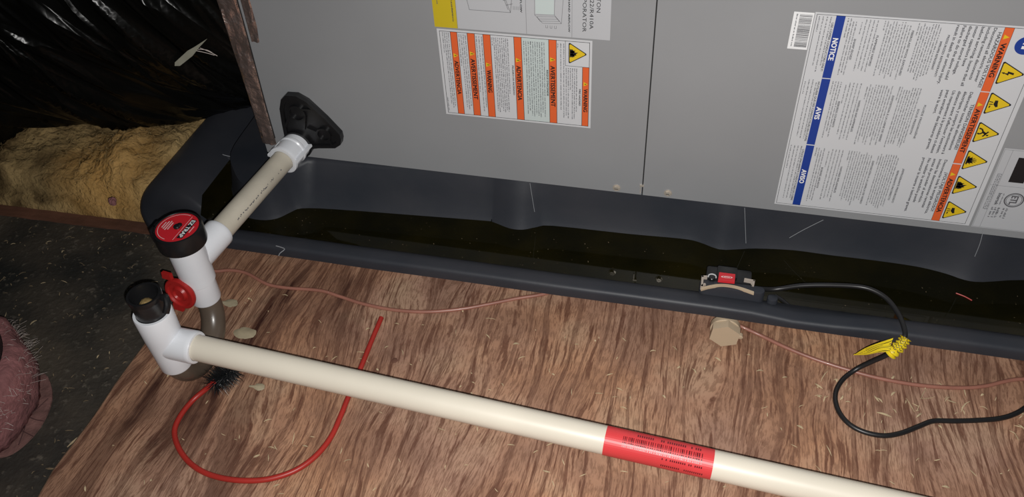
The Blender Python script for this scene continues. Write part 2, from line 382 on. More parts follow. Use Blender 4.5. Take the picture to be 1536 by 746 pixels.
# ------------------------------------------------------------------ secondary drain pan
PX, PY, RC = -0.697, 0.653, 0.085
pan = thing('drain_pan', (0, 0.645, 0), 'black moulded plastic drain pan full of murky water under the grey cabinet', 'drain pan')
prof = [(0.036, 0.002), (0.033, 0.036), (0.0, 0.036), (0.0, 0.0455), (0.0015, 0.049), (0.005, 0.0505), (0.014, 0.0505), (0.019, 0.0495), (0.024, 0.0465), (0.031, 0.040), (0.038, 0.031), (0.042, 0.022), (0.050, 0.012), (0.066, 0.006), (0.084, 0.004)]
stations = []
for y in [1.60, 1.40, 1.2, 1.05, 0.98, 0.9, 0.84, 0.79]: stations.append(('L', y))
for k in range(15): stations.append(('A', 180 + 90*k/14))
for i in range(46): stations.append(('F', -0.60 + 1.9*i/45))
vs = []; fs = []
for kind, q in stations:
    for o, z in prof:
        zz = z
        if kind == 'L': p = (PX+o*(1.0 if o < .008 else 1+.6*min(1,(o-.008)/.02)), q, zz)
        elif kind == 'A':
            rr = max(RC-o*(1 if o < .008 else 1+.6*min(1,(o-.008)/.02)*(270-q)/90), 0.0); p = (PX+RC+rr*math.cos(R_(q)), PY+RC+rr*math.sin(R_(q)), zz)
        else:
            wob = 0.0012*noise.noise(Vector((q*9, 1.3, 0)))
            # the rim is pressed down and widened right of the switch ledge
            dip = math.exp(-((q-0.135)/0.03)**2)*(-0.006) if z > 0.04 else 0
            p = (q, PY+o+wob, zz+dip)
        vs.append(p)
n = len(prof)
for i in range(len(stations)-1):
    for k in range(n-1): fs.append((i*n+k, i*n+k+1, (i+1)*n+k+1, (i+1)*n+k))
mb = MB(); mb.mesh(vs, fs, M_pan); mb.build('rim', pan, 50)
mb = MB(); mb.box((PX+0.05, PY+0.05, 0.001), (1.3, 1.6, 0.0045), M_pan); mb.build('pan_bottom', pan)
# raised deck that carries the cabinet; its front foot swells into buttresses
foot = [(-0.62,1.6),(-0.615,1.0),(-0.612,0.85),(-0.606,0.785),(-0.5825,0.7473),(-0.5584,0.7239),(-0.5334,0.7196),(-0.5138,0.7263),(-0.5010,0.7420),(-0.4900,0.7510),(-0.4487,0.7570),(-0.34,0.765),(-0.2520,0.7710),(-0.2391,0.7703),(-0.2165,0.7628),(-0.2000,0.7635),(-0.1846,0.7713),(-0.1649,0.7775),(-0.0727,0.7798),(-0.01,0.783),(0.012,0.781),(0.0368,0.7725),(0.0582,0.7766),(0.0787,0.7819),(0.1213,0.787),(0.1641,0.7864),(0.2135,0.7867),(0.2590,0.785),(0.2890,0.7791),(0.3075,0.7726),(0.3262,0.7730),(0.3699,0.7847),(0.42,0.786),(0.47,0.775),(0.52,0.786),(0.62,0.786),(1.28,0.786)]
fp = spline([(x, y, 0) for x, y in foot], 3)
vs = []; fs = []
levels = [(0.004, -0.010, 1.0), (0.030, 0.0, 1.0), (0.034, 0.0015, 0.95), (0.060, 0.006, 0.8), (0.080, 0.009, 0.55), (0.0865, 0.010, 0.45), (0.087, 0.030, 0.2)]
for i, p in enumerate(fp):
    a = fp[max(i-1, 0)]; b = fp[min(i+1, len(fp)-1)]; t = (b-a).normalized(); nrm = Vector((-t.y, t.x, 0))
    if p.x > -0.49: base = Vector((p.x, 0.788, 0))
    else: base = p
    for z, off, kk in levels:
        q = Vector((p.x, p.y, 0))
        if p.x > -0.49: q.y = base.y + (p.y-base.y)*kk
        q += nrm*off
        hi = 1.0
        if p.x < -0.505: z = min(z, z if z < .03 else 0.03+(z-0.03)*0.80)
        vs.append((q.x, q.y, z))
n = len(levels)
for i in range(len(fp)-1):
    for k in range(n-1): fs.append((i*n+k, i*n+k+1, (i+1)*n+k+1, (i+1)*n+k))
top0 = len(vs)
for i, p in enumerate(fp): vs.append((max(p.x, -0.53), max(p.y, 0.84), vs[i*n+n-1][2]))
for i in range(len(fp)-1): fs.append((i*n+n-1, top0+i, top0+i+1, (i+1)*n+n-1))
mb = MB(); mb.mesh(vs, fs, M_pan); mb.build('raised_deck', pan, 60)
# ledge moulded into the front wall for the float switch
mb = MB(); zl = ony(1088, 433.5, .672).z; xl_ = ony(1046, 452, .672).x; xr_ = ony(1143, 462, .672).x; mb.rbox((xl_, .672, .030), (xr_, .6835, zl), .0055, M_pan, 5); mb.rbox((xr_+.004, .674, .030), (xr_+.015, .684, .052), .004, M_pan, 3)
mb.build('switch_ledge', pan, 35)
# pale scuffs and scratches on the plastic
def scratch(pix, z, r=0.0005):
    mb = MB(); mb.tube([onz(a, b, z) for a, b in pix], r, M_scratch, 5, 3); mb.build('scratch', pan)
scratch([(414,369),(421,371),(427,374),(420,380),(418,384)], 0.0507)
scratch([(220,276),(220,283),(228,285),(223,294),(221,308)], 0.036, 0.0004)
mb = MB()
line = [ (295+0, 0) ]
lp = [(294.5,186),(300,203),(309,215),(321,224),(332,231),(341,234),(350,235.5)]
mb.tube([onz(a, b, 0.0445 - 0.013*i/6) for i, (a, b) in enumerate(lp)], 0.0005, M_scratch, 5, 3); mb.build('scum_line', pan)
for pts, yy in (([(1184,357),(1205,345),(1235,330)], .7865), ([(795,275),(799,300),(802,318)], .7755), ([(1117,312),(1118,340),(1119,365)], .781), ([(1475,345),(1470,365),(1462,385)], .776)):
    mb = MB(); mb.tube([ony(a, b, yy) for a, b in pts], 0.00035, M_scratch, 4, 3); mb.build('scratch', pan)
# low shelf moulded in the back left corner, its front edge along the scum line
sh = [onz(a, b, 0.0435 - 0.013*i/6) for i, (a, b) in enumerate(lp)] + [Vector((-.560, .868, .030))]
shs = spline(sh, 4); vs = []; fs = []; n = len(shs)
for p in shs: vs += [(p.x, p.y-.004, .020), (p.x, p.y, p.z), (p.x, p.y+.004, p.z+.0012), (p.x, 1.58, p.z+.006)]
for i in range(n-1):
    for k in range(3): fs.append((i*4+k, i*4+k+1, (i+1)*4+k+1, (i+1)*4+k))
mb = MB(); mb.mesh(vs, fs, M_pan); mb.build('side_shelf', pan, 50)
# tan hexagonal drain plug on the outer wall
q = Vector((0.0515, 0.6585, 0.019))
mb = MB(); mb.lathe(q, (0, -1, 0), [(0, .0160), (.006, .0160), (.0066, .0150)], M_tan, 40)
hx = [q + Vector((0.0168*math.sin(R_(60*k+6)), -0.0062, 0.0165*math.cos(R_(60*k+6)))) for k in range(6)]
mb.prism(hx, (0, -0.010, 0), M_tan); mb.lathe(q+Vector((.0165,-.008,-.002)), (0,-1,0), [(0,.003),(.004,.003),(.0045,.0015)], M_tan, 12)
mb.build('drain_plug', pan, 30)

# water
mb = MB(); vs = []
mb.mesh([(PX+0.036, PY+0.036, 0.027), (1.28, PY+0.036, 0.027), (1.28, 1.6, 0.027), (PX+0.036, 1.6, 0.027)], [(0,1,2,3)], M_water)
mb.v = [Vector(q) for q in ((PX+.125, PY+.038, .0275), (1.28, PY+.038, .0275), (1.28, .80, .0275), (-.56,.80,.0275), (-.59,1.58,.0275), (PX+.060,1.58,.0275), (PX+.060,PY+.105,.0275), (PX+.082,PY+.060,.0275))]
mb.f = [(0,1,2,3,4,5,6,7)]; mb.m = [0]
wt = mb.build('standing_water'); tag(wt, 'dark olive standing water filling the black drain pan', 'water', kind='stuff')
# specks floating on it
mb = MB()
for i in range(230):
    x = random.uniform(-0.6, 0.45); y = random.uniform(0.69, 0.76); s = random.choice((.00022, .0003, .0005)); a = random.uniform(0, 6.3); L = s*random.choice((1, 1, 1, 2))
    c = Vector((x, y, .0277)); d = Vector((math.cos(a), math.sin(a), 0)); e = Vector((-d.y, d.x, 0))
    mb.face([c-d*L-e*s*.5, c+d*L-e*s*.5, c+d*L+e*s*.5, c-d*L+e*s*.5], M_dsliver)
sp_ = mb.build('floating_specks', recalc=False); tag(sp_, 'tiny pale specks of dust floating on the dark pan water', 'debris', kind='stuff')
mb = MB(); mb.tube([onz(1434,440,.0285), onz(1447,445,.0287), onz(1458,451,.0285)], .0007, M_rod, 6, 3)
tag(mb.build('thin_splinter'), 'thin reddish splinter floating on the dark water at right', 'splinter')

# ------------------------------------------------------------------ air handler
YU, ZB = 0.78, 0.09
unit = thing('air_handler', (0.2, 1.0, ZB), 'large grey steel air handler cabinet sitting in the black drain pan', 'air handler')
XL, XS, XR = -0.5372, -0.0592, 1.15
mb = MB(); mb.box((XL, YU+0.0015, ZB), (XR, YU+0.54, 0.62), M_steel); mb.build('cabinet', unit, bevel=0.001)
mb = MB(); mb.box((XL+0.001, YU-0.0006, ZB), (XS-0.0007, YU+0.0016, 0.618), M_steel); mb.build('access_panel', unit, bevel=0.0004)
mb = MB(); mb.box((XS+0.0007, YU-0.0006, ZB), (XR, YU+0.0016, 0.618), M_steel); mb.build('access_panel', unit, bevel=0.0004)
mb = MB(); mb.box((XS-0.0008, YU+0.0008, ZB+.001), (XS+0.0008, YU+0.00155, 0.618), M_gap); mb.build('panel_seam', unit)
for k, (x, z) in enumerate(((-0.0891, 0.0968), (-0.0297, 0.0976))):
    mb = MB(); o = Vector((x, YU-0.0004, z))
    mb.lathe(o, (0, -1, 0), [(0, .0046), (.0009, .0046), (.0011, .0034)], M_screw, 24)
    hx = [o + Vector((0.0031*math.cos(R_(60*i+15)), -0.001, 0.0031*math.sin(R_(60*i+15)))) for i in range(6)]
    mb.prism(hx, (0, -.0022, 0), M_screw); mb.box((x-.0022, YU-.00365, z-.0004), (x+.0022, YU-.0034, z+.0004), M_gap)
    mb.build('screw', unit)
mb = MB(); mb.box((XS-.0032, YU-.0022, .1035), (XS+.0016, YU-.0005, .1055), M_screw); mb.box((XS-.0026, YU-.0020, .094), (XS-.0018, YU-.0006, .104), M_screw); mb.build('panel_clip', unit)
YF = YU - 0.0006      # face of the panels

# crumpled foil tape up the left corner
def foil(name, left, right, z0, z1, thick, seed):
    rows, cols = 70, 10; vs = []; fs = []
    for i in range(rows+1):
        z = z0 + (z1-z0)*i/rows
        for j in range(cols+1):
            t = j/cols; x = left(z) + (right(z)-left(z))*t
            h = thick + 0.0042*abs(noise.noise(Vector((x*60, z*22, seed))))+0.0022*noise.noise(Vector((x*160, z*90, seed+4)))
            if j in (0, cols): h = 0.0006
            if 0.30 < t < 0.36: h += 0.001
            vs.append((x, YF - max(h, 0.0004), z))
    for i in range(rows):
        for j in range(cols): fs.append((i*(cols+1)+j, i*(cols+1)+j+1, (i+1)*(cols+1)+j+1, (i+1)*(cols+1)+j))
    # wrap round the side of the cabinet
    mb = MB(); mb.mesh(vs, fs, M_foil)
    if name == 'foil_tape':
        for i in range(rows):
            a = vs[i*(cols+1)]; b = vs[(i+1)*(cols+1)]
            mb.face([a, b, (XL-.002+.0015*math.sin(i), YU+.03, b[2]), (XL-.002+.0015*math.sin(i-1), YU+.03, a[2])], M_foil)
    return mb.build(name, unit, 25)
foil('foil_tape', lambda z: XL-0.0015-0.006*min(1, max(0, (z-.15)/.2)), lambda z: -0.5195+0.010*(z-.1), 0.105, 0.60, 0.0012, 1)
foil('foil_flap', lambda z: -0.5160+0.012*(z-.1), lambda z: -0.5020-0.0035*max(0, (0.27-z)/.03) if z < .27 else -0.5020, 0.25, 0.60, 0.0008, 9)
mb = MB(); mb.tube([(-.5188,YF-.0012,.115),(-.5183,YF-.0018,.17),(-.5172,YF-.0012,.25),(-.5165,YF-.0018,.33),(-.516,YF-.001,.5)], .0007, M_gap, 6, 4); mb.build('tape_crease', unit)

# black moulded drain connection plate
def pf(px, py, d): return ony(px, py, YF-d)
outl = [(424,146),(430,140),(446,141),(462,150),(490,176),(512,199),(514,207),(513,214),(505,219),(480,219),(455,222),(440,218),(430,205),(425,180),(422,160)]
base = [pf(a, b, 0.004) for a, b in outl]
cen = sum(base, Vector())/len(base)
mb = MB(); mb.prism([p + Vector((0, .0038, 0)) for p in base], (0, -0.0045, 0), M_black)
n = len(base)
inn = [cen + (p-cen)*0.87 for p in base]
off = Vector((0, -.0052, 0))
for i in range(n):
    a, b = base[i], base[(i+1)%n]; c, d = inn[(i+1)%n], inn[i]
    mb.mesh([a, b, c, d, a+off, b+off, c+off, d+off], [(4,5,6,7),(0,1,5,4),(2,3,7,6)], M_black)
port = Vector((-0.4855, YF, 0.1135))
def rib(a, b, w=.0012, h=.0045):
    a = Vector(a); b = Vector(b); d = (b-a).normalized(); e = Vector((-d.z, 0, d.x))*w
    mb.prism([a+e, b+e, b-e, a-e], (0, -h, 0), M_black)
c1 = pf(447, 168, .004); c2 = pf(487, 200, .004)
for c, r in ((c1, .011), (c2, .0095)):
    mb.lathe(c, (0, -1, 0), [(0, r), (.0045, r), (.0045, r-.002), (.0008, r-.002), (.0005, r*.3)], M_black, 24)
rib(pf(458,192,.004), c1+Vector((.010,0,-.002))); rib(pf(462,190,.004), c2+Vector((-.009,0,.003))); rib(c1+Vector((.008,0,.007)), pf(470,163,.004)); rib(c1+Vector((-.01,0,-.004)), pf(429,190,.004)); rib(c2+Vector((.006,0,-.007)), pf(500,216,.004))
mb.lathe(port+Vector((0,.002,0)), (0, -1, 0), [(0, .019), (.011, .019), (.011, .016)], M_black, 28)
mb.build('drain_port_plate', unit, 30)

# -------- printed labels on the cabinet
AL, UP = Vector((0, 0, -1)), Vector((1, 0, 0))
def rect(mb, x0, x1, z0, z1, mt, lay=1): 
    y = YF - 0.00012*(lay+1); mb.face([(x0, y, z0), (x1, y, z0), (x1, y, z1), (x0, y, z1)], mt)
def poly(mb, pts, mt, lay=3): mb.face([(x, YF-0.00012*(lay+1), z) for x, z in pts], mt)
def frame(mb, x0, x1, z0, z1, wd, mt, lay=2):
    rect(mb, x0, x1, z0, z0+wd, mt, lay); rect(mb, x0, x1, z1-wd, z1, mt, lay); rect(mb, x0, x0+wd, z0, z1, mt, lay); rect(mb, x1-wd, x1, z0, z1, mt, lay)
def vtext(mb, s, x, z, h, mt, length=None, bold=0.0, lay=4): text(mb, s, (x, YF-0.00012*(lay+1), z), AL, UP, h, mt, length, bold)
def greek(mb, x, ztop, zbot, h, mt=P_soft, seed=0, fill=1.0, lay=3):   # a line of small print, too small to read
    rn = random.Random(seed*977+int(x*1e5)); z = ztop; y = YF-0.00012*(lay+1); p = h*0.62
    end = ztop-(ztop-zbot)*fill
    while z > end:
        for k in range(rn.randint(2, 9)):
            if z - p < end: break
            hh = h*(1.0 if rn.random() < .3 else .70); ww = p*rn.choice((.5, .62, .75))
            mb.face([(x, y, z-ww), (x+hh, y, z-ww), (x+hh, y, z), (x, y, z)], mt); z -= p
        z -= p*1.1
def hazard(mb, zc, xl, xr, hh, glyph, lay=3):     # yellow warning triangle pointing to +x
    def tri(s, mt, l):
        cx = xl+(xr-xl)*0.36
        a = [(xl, zc+hh), (xl, zc-hh), (xr, zc)]
        out = []
        for i in range(3):
            p = a[i]; p = (cx+(p[0]-cx)*s, zc+(p[1]-zc)*s)
            q1 = a[(i-1)%3]; q2 = a[(i+1)%3]; q1 = (cx+(q1[0]-cx)*s, zc+(q1[1]-zc)*s); q2 = (cx+(q2[0]-cx)*s, zc+(q2[1]-zc)*s)
            out += [(p[0]+(q1[0]-p[0])*.06, p[1]+(q1[1]-p[1])*.06), (p[0]+(q2[0]-p[0])*.06, p[1]+(q2[1]-p[1])*.06)]
        poly(mb, out, mt, l)
    tri(1.0, P_black, lay); tri(0.87, P_yel, lay+1)
    W = xr-xl
    def g(pts, mt=P_black): poly(mb, [(xl+W*(.06+.5*v), zc-hh*.95*u*(1.0-.25*v)) for u, v in pts], mt, lay+2)   # u: reading direction -1..1, v: height 0..1
    def seg(u0, v0, u1, v1, wd=.07):
        d = Vector((u1-u0, v1-v0)); e = Vector((-d.y, d.x)).normalized()*wd; g([(u0+e.x, v0+e.y), (u1+e.x, v1+e.y), (u1-e.x, v1-e.y), (u0-e.x, v0-e.y)])
    if glyph == 'flame':
        for dx, s in ((-.22, .75), (.2, .8), (0, 1.05)):
            g([(dx-.20*s, .05), (dx-.27*s, .35*s), (dx-.12*s, .55*s), (dx-.14*s, .85*s), (dx+.08*s, .60*s), (dx+.16*s, .72*s), (dx+.26*s, .35*s), (dx+.18*s, .05)])
        g([(-.42, .0), (.42, .0), (.42, .07), (-.42, .07)])
    elif glyph == 'bolt':
        g([(-.10, 1.0), (.14, 1.0), (.0, .62), (.20, .62), (.02, .26), (.10, .28), (-.06, .0), (-.10, .30), (-.03, .28), (-.02, .50), (-.22, .50)])
    elif glyph == 'hand':
        g([(-.36, .42), (.05, .38), (.36, .62), (.30, .78), (-.05, .70), (-.38, .66)]); g([(.02, .05), (.10, .05), (.10, .34), (.02, .34)]); g([(-.22, .0), (-.14, .0), (-.10, .32), (-.18, .32)]); g([(.2,.1),(.42,.1),(.42,.18),(.2,.22)])
    elif glyph == 'person':
        seg(-.1, .45, .12, .72, .10); seg(-.1, .45, -.38, .30); seg(-.38,.30,-.42,.05); seg(-.05,.45,.14,.25); seg(.14,.25,.08,.02); seg(.12,.72,.40,.52); seg(.12,.7,-.2,.88); g([(.18,.78),(.34,.78),(.36,.95),(.18,.97)])
    elif glyph == 'burst':
        for a in range(0, 180, 22): seg(0, .12, .46*math.cos(R_(a)), .12+.75*math.sin(R_(a)), .035)
        g([(-.4, .02), (.4, .02), (.4, .12), (-.4, .12)]); g([(-.3,.15),(-.05,.15),(-.05,.5),(-.3,.45)]); g([(.08,.15),(.32,.15),(.28,.6),(.1,.52)])

# left warning label: three pairs of orange bands
x0, x1, z0, z1 = -0.2888, -0.1215, 0.1768, 0.2852
lab = MB(); rect(lab, x0, x1, z0, z1, P_white, 0); lab_o = lab.build('warning_label', unit, recalc=False)
W = x1-x0
mb = MB(); frame(mb, x0+.0026, x1-.0024, z0+.0022, z1-.0022, .0005, P_black); mb.build('border', lab_o, recalc=False)
zt, zb = z1-.0022, z0+.0022
bands = [(-0.2739, -0.2666, .2546, .2485, .2054, 'ADVERTENCIA', .47), (-0.2553, -0.2473, .2584, .2526, .2009, 'AVERTISSEMENT', 1), (-0.2380, -0.2300, .2465, .2404, .2117, 'WARNING', 1), (-0.2045, -0.1965, .2553, .2489, .2051, 'ADVERTENCIA', 1), (-0.1672, -0.1592, .2595, .2525, .2010, 'AVERTISSEMENT', 1), (-0.1312, -0.1242, .2331, .2275, .1979, 'WARNING', 1)]
mp_ = MB(); rect(mp_, -0.1963, -0.1674, zb+.0004, zt-.0004, P_pale, 1); mp_.build('pale_panel', lab_o, recalc=False)
for i, (a, b, zi, zs, ze, s, _) in enumerate(bands):
    mb = MB(); top = zt if i < 5 else .2538
    rect(mb, a, b, zb, top, P_orange, 2)
    rect(mb, a-.0003, a+.0002, zb, top, P_black, 3); rect(mb, b-.0002, b+.0003, zb, top, P_black, 3)
    poly(mb, [(a+.0014, zi+.0026), (a+.0014, zi-.0026), (b-.0012, zi)], P_yel, 3); poly(mb, [(a+.0024, zi+.0004), (a+.0024, zi-.0004), (b-.0028, zi-.0004), (b-.0028, zi+.0004)], P_black, 4)
    vtext(mb, s, a+.0016, zs-.0005, (b-a)*.60, P_black, zs-ze-.0005, 0.012); mb.build('warning_band', lab_o, recalc=False)
mb = MB(); rect(mb, -0.1498, -0.1239, .2534, .2538, P_black, 2); rect(mb, -0.1498, -0.1494, .2536, zt, P_black, 2)
hazard(mb, .2690, -0.1461, -0.1262, .0128, 'flame'); mb.build('fire_hazard_sign', lab_o, recalc=False)
mb = MB()
def block(mb, xs, ztop, zbot, h=.00125, fills=None, seed=1):
    for i, x in enumerate(xs): greek(mb, x, ztop, zbot, h, seed=seed+i, fill=(fills[i] if fills else (1.0 if i else random.uniform(.3, .7))))
ar = lambda a, b, n: [a+(b-a)*i/(n-1) for i in range(n)]
block(mb, ar(-0.2832, -0.2768, 4), .2815, .1810, fills=(.25, .9, .95, .93)); greek(mb, -0.2852, .2, .181, .0012)
block(mb, ar(-0.2650, -0.2580, 4), .2805, .1805, fills=(.40, .92, .95, .9)); 
block(mb, ar(-0.2460, -0.2402, 3), .2800, .1805, fills=(.7, .95, .9))
block(mb, ar(-0.2288, -0.2120, 9), .2800, .1830, fills=(.10, .95, .97, .9, .95, .96, .93, .95, .7)); block(mb, [-0.2085], .2800, .1850, fills=(.0,))
vtext(mb, 'PELIGRO DE INCENDIO', -0.2078, .2482, .0017, P_black, .0370, 0.01)
block(mb, ar(-0.1945, -0.1728, 10), .2790, .1820, fills=(.3, .95, .9, .96, .97, .94, .95, .97, .9, .96))
vtext(mb, "RISQUE D'INCENDIE", -0.1700, .2464, .0018, P_black, .0323, 0.01)
block(mb, ar(-0.1582, -0.1518, 3), .2795, .1825, fills=(.08, .85, .95))
block(mb, ar(-0.1492, -0.1380, 6), .2510, .1830, fills=(.9, .95, .4, .95, .96, .8))
vtext(mb, 'FIRE HAZARD', -0.1347, .2263, .0018, P_black, .0211, 0.012)
mb.build('fine_print', lab_o, recalc=False)

# upper airflow label
lab = MB(); rect(lab, -0.2905, -0.1035, .2880-.0008, .44, P_grey, 0); lo = lab.build('airflow_label', unit, recalc=False)
mb = MB(); rect(mb, -0.2905, -0.2652, .2872, .44, P_mus, 1); mb.build('yellow_panel', lo, recalc=False)
mb = MB()
for x in (-0.2650, -0.1905, -0.1428): rect(mb, x-.0002, x+.0002, .2874, .44, P_line, 1)
def ln(a, b, wd=.00022, mt=P_line, lay=2):
    a = Vector((a[0], a[1])); b = Vector((b[0], b[1])); d = (b-a).normalized(); e = Vector((-d.y, d.x))*wd
    poly(mb, [tuple(a+e), tuple(b+e), tuple(b-e), tuple(a-e)], mt, lay)
# right hand cabinet drawing
rect(mb, -0.1805, -0.1612, .3110, .345, P_pale, 1)
for a, b in (((-.1814,.3097),(-.1610,.3111)), ((-.1814,.3097),(-.1805,.345)), ((-.1610,.3111),(-.1596,.345)), ((-.1610,.3111),(-.1537,.3020)), ((-.1537,.3020),(-.1505,.345)), ((-.1814,.3097),(-.1732,.3008)), ((-.1732,.3008),(-.1537,.3020)), ((-.1790,.3078),(-.1600,.3092)), ((-.1778,.3052),(-.1570,.3066)), ((-.1760,.3030),(-.1556,.3043)), ((-.1790,.3078),(-.1760,.3030)),((-.1600,.3092),(-.1556,.3043))):
    ln(a, b)
for k in range(3): 
    x = -.1700+.0045*k; ln((x, .2960), (x, .2990)); ln((x+.002, .2960), (x+.002, .2990)); ln((x, .2960), (x+.002, .2960))
# left hand cabinet drawing
for a, b in (((-.2564,.345),(-.2505,.3099)), ((-.2505,.3099),(-.2067,.3101)), ((-.2067,.3101),(-.2024,.345)), ((-.2067,.3101),(-.2180,.345)), ((-.2090,.3130),(-.2200,.345)), ((-.2110,.3180),(-.2040,.3200)),((-.2140,.3230),(-.2045,.3260))):
    ln(a, b, .00028)
for k in range(3): x = -.2035+.0035*k; ln((x, .3135), (x, .3175)); ln((x+.0016, .3135), (x+.0016, .3175))
mb.build('line_drawing', lo, recalc=False)
mb = MB(); vtext(mb, 'RIGHT HAND AIRFLOW', -0.1465, .3440, .0019, P_black, .0509, 0.008); mb.build('lettering', lo, recalc=False)
mb = MB(); vtext(mb, 'LEFT HAND AIRFLOW', -0.1962, .3600, .0019, P_black, .0489, 0.008); mb.build('lettering', lo, recalc=False)
for s, x, ze, zs in (('EVAPORATOR', -0.1303, .2947, .3450), ('UNIT R22/R410A', -0.1231, .2984, .3560), ('PISTON', -0.1163, .3174, .3415)):
    mb = MB(); vtext(mb, s, x-.0016, zs, .0040, P_black, zs-ze, 0.0); mb.build('lettering', lo, recalc=False)
mb = MB(); greek(mb, -0.2700, .345, .2945, .0014, P_soft); greek(mb, -0.2855, .345, .3120, .0014, P_soft); vtext(mb, 'prior to installation', -.2695, .345, .0013, P_black, .050)
mb.build('small_print', lo, recalc=False)

# barcode sticker
lab = MB(); rect(lab, .0695, .0880, .2940, .3330, P_bar, 1); lo = lab.build('barcode_sticker', unit, recalc=False)
mb = MB(); rn = random.Random(3); z = .3308
while z > .2965:
    wd = rn.choice((.0002, .0003, .0005, .0007)); rect(mb, .0752, .0868, z-wd, z, P_soft, 2); z -= wd+rn.choice((.0002, .0003, .0005))
greek(mb, .0722, .331, .2965, .0014, P_soft); mb.build('barcode', lo, recalc=False)

# big warning label on the right
x0, x1, z0, z1 = .0886, .2912, .0997, .3340
lab = MB(); rect(lab, x0, x1, z0, z1, P_white, 0); lo = lab.build('hazard_label', unit, recalc=False)
mb = MB(); frame(mb, .0903, .2870, .1016, .3322, .0004, P_black); mb.build('border', lo, recalc=False)
rows = [(.3320, .2650), (.2640, .1845), (.1833, .1020)]
blue = [('NOTICE', .3087, .2851), ('AVIS', .2311, .2164), ('AVISO', .1514, .1329)]
org = [('WARNING', .3164, .2808, .3225), ('AVERTISSEMENT', .2450, .1929, .2500), ('ADVERTENCIA', .1595, .1139, .1650)]
for r in range(3):
    mb = MB(); rect(mb, .1078, .1160, rows[r][1], rows[r][0], P_blue, 2); s, a, b = blue[r]; vtext(mb, s, .1094, a, .0048, P_text, a-b, 0.01); mb.build('notice_band', lo, recalc=False)
    orow = [(.3320, .2650), (.2640, .1792), (.1780, .1020)][r]
    mb = MB(); rect(mb, .2528, .2606, orow[1], orow[0], P_orange, 2); rect(mb, .2526, .2529, orow[1], orow[0], P_black, 3); rect(mb, .2605, .2608, orow[1], orow[0], P_black, 3)
    s, a, b, t = org[r]; vtext(mb, s, .2545, a, .0044, P_black, a-b, 0.008); poly(mb, [(.2545, t+.0024), (.2545, t-.0024), (.2592, t)], P_yel, 3); mb.build('warning_band', lo, recalc=False)
for zc, gl in ((.2860, 'bolt'), (.2525, 'hand'), (.2187, 'person'), (.1846, 'burst'), (.1520, 'flame'), (.1180, 'hand')):
    mb = MB(); hazard(mb, zc, .2622, .2846, .0128, gl); mb.build('hazard_sign', lo, recalc=False)
mb = MB(); poly(mb, [(.2752+.0092*math.cos(R_(a)), .3155+.0092*math.sin(R_(a))) for a in range(0, 360, 12)], P_blue, 3)
rect(mb, .2722, .2792, .3120, .3150, P_text, 4); rect(mb, .2722, .2760, .3166, .3180, P_text, 4); mb.build('mandatory_sign', lo, recalc=False)
big = [
 (['HAZARDOUS VOLTAGE!'], ['Disconnect all electric power', 'including remote disconnects', 'before servicing. Insure that all', 'motor capacitors have', 'discharged stored voltage.', 'Failure to do the above could', 'result in death or serious injury.'], .3310, .3268),
 (['TENSION DANGEREUSE!'], ['Débrancher toutes les alimentations', 'électriques, y compris les sectionneurs à', "distance avant d'effectuer l'entretien.", 'Un manquement à la procédure ci-dessus', 'peut entraîner des blessures graves,', 'voire la mort.'], .2630, .2500),
 (['¡VOLTAJE PELIGROSO!'], ['Desconecte toda la energía eléctrica,', 'incluso las desconexiones remotas', 'antes de proceder al servicio.', 'No realizar lo antedicho puede', 'provocar la muerte o lesiones graves.'], .1822, .1664)]
mb = MB()
for r, (hd, lines, zt_, zh) in enumerate(big):
    zhe = (.2691, .1960, .1142)[r]
    vtext(mb, hd[0], .2487, zh, .0030, P_soft, zh-zhe, 0.008)
    for i, s in enumerate(lines): 
        x = .2445 - i*(.0345/(len(lines)-1) if len(lines) > 1 else 0); x = .2440 - i*.0052
        vtext(mb, s, x, zt_, .0027, P_soft, min((.062, .074, .074)[r], len(s)*.00195), 0.004)
mb.build('large_print', lo, recalc=False)
heads = [[('PRESSURIZED REFRIGERANT!', .2082, .0440), ('IMPROPER REFRIGERANT', .2035, .030), ('FIBERGLASS WOOL EXPOSURE!', .1768, .0477), ('FLAMMABLE VAPORS!', .1475, .0325), ('SHARP EDGES!', .1286, .0222), ('USE COPPER CONDUCTORS ONLY!', .1053, .0519)],
         [('FLUIDE FRIGORIGÈNE', .2082, .040), ('SOUS PRESSION', .2035, .030), ('EXPOSITION À LA LAINE DE VERRE', .1768, .055), ('VAPEURS INFLAMMABLES', .1475, .038), ('REBORDS COUPANTS', .1286, .031), ("N'UTILISER QUE DES CONDUCTEURS EN CUIVRE", .1053, .072)],
         [('¡REFRIGERANTE PRESURIZADO', .2082, .046), ('REFRIGERANTE INCORRECTO', .2035, .040), ('EXPOSICIÓN A LA LANILLA DE VIDRIO', .1768, .058), ('VAPORES INFLAMABLES', .1475, .036), ('BORDES AFILADOS', .1286, .028), ('UTILICE ÚNICAMENTE CONDUCTORES DE COBRE', .1053, .070)]]
mb = MB(); random.seed(21)
for r, (ra, rb) in enumerate(rows):
    zc = (ra+rb)/2
    for s, x, L in heads[r]: vtext(mb, s, x-.0004, zc+L/2, .0019, P_soft, L, 0.01)
    for xs in (ar(.1998, .1806, 9), ar(.1738, .1512, 10), ar(.1448, .1312, 5), ar(.1262, .1185, 4), ar(.1030, .0925, 4)):
        for i, x in enumerate(xs):
            f = random.uniform(.78, .95); 
            if i == len(xs)-1: f = random.uniform(.15, .5)
            greek(mb, x, ra-.0018-random.choice((0, 0, .003)), rb+.001, .00118, seed=i+r*9, fill=f)
mb.build('fine_print', lo, recalc=False)
random.seed(5)

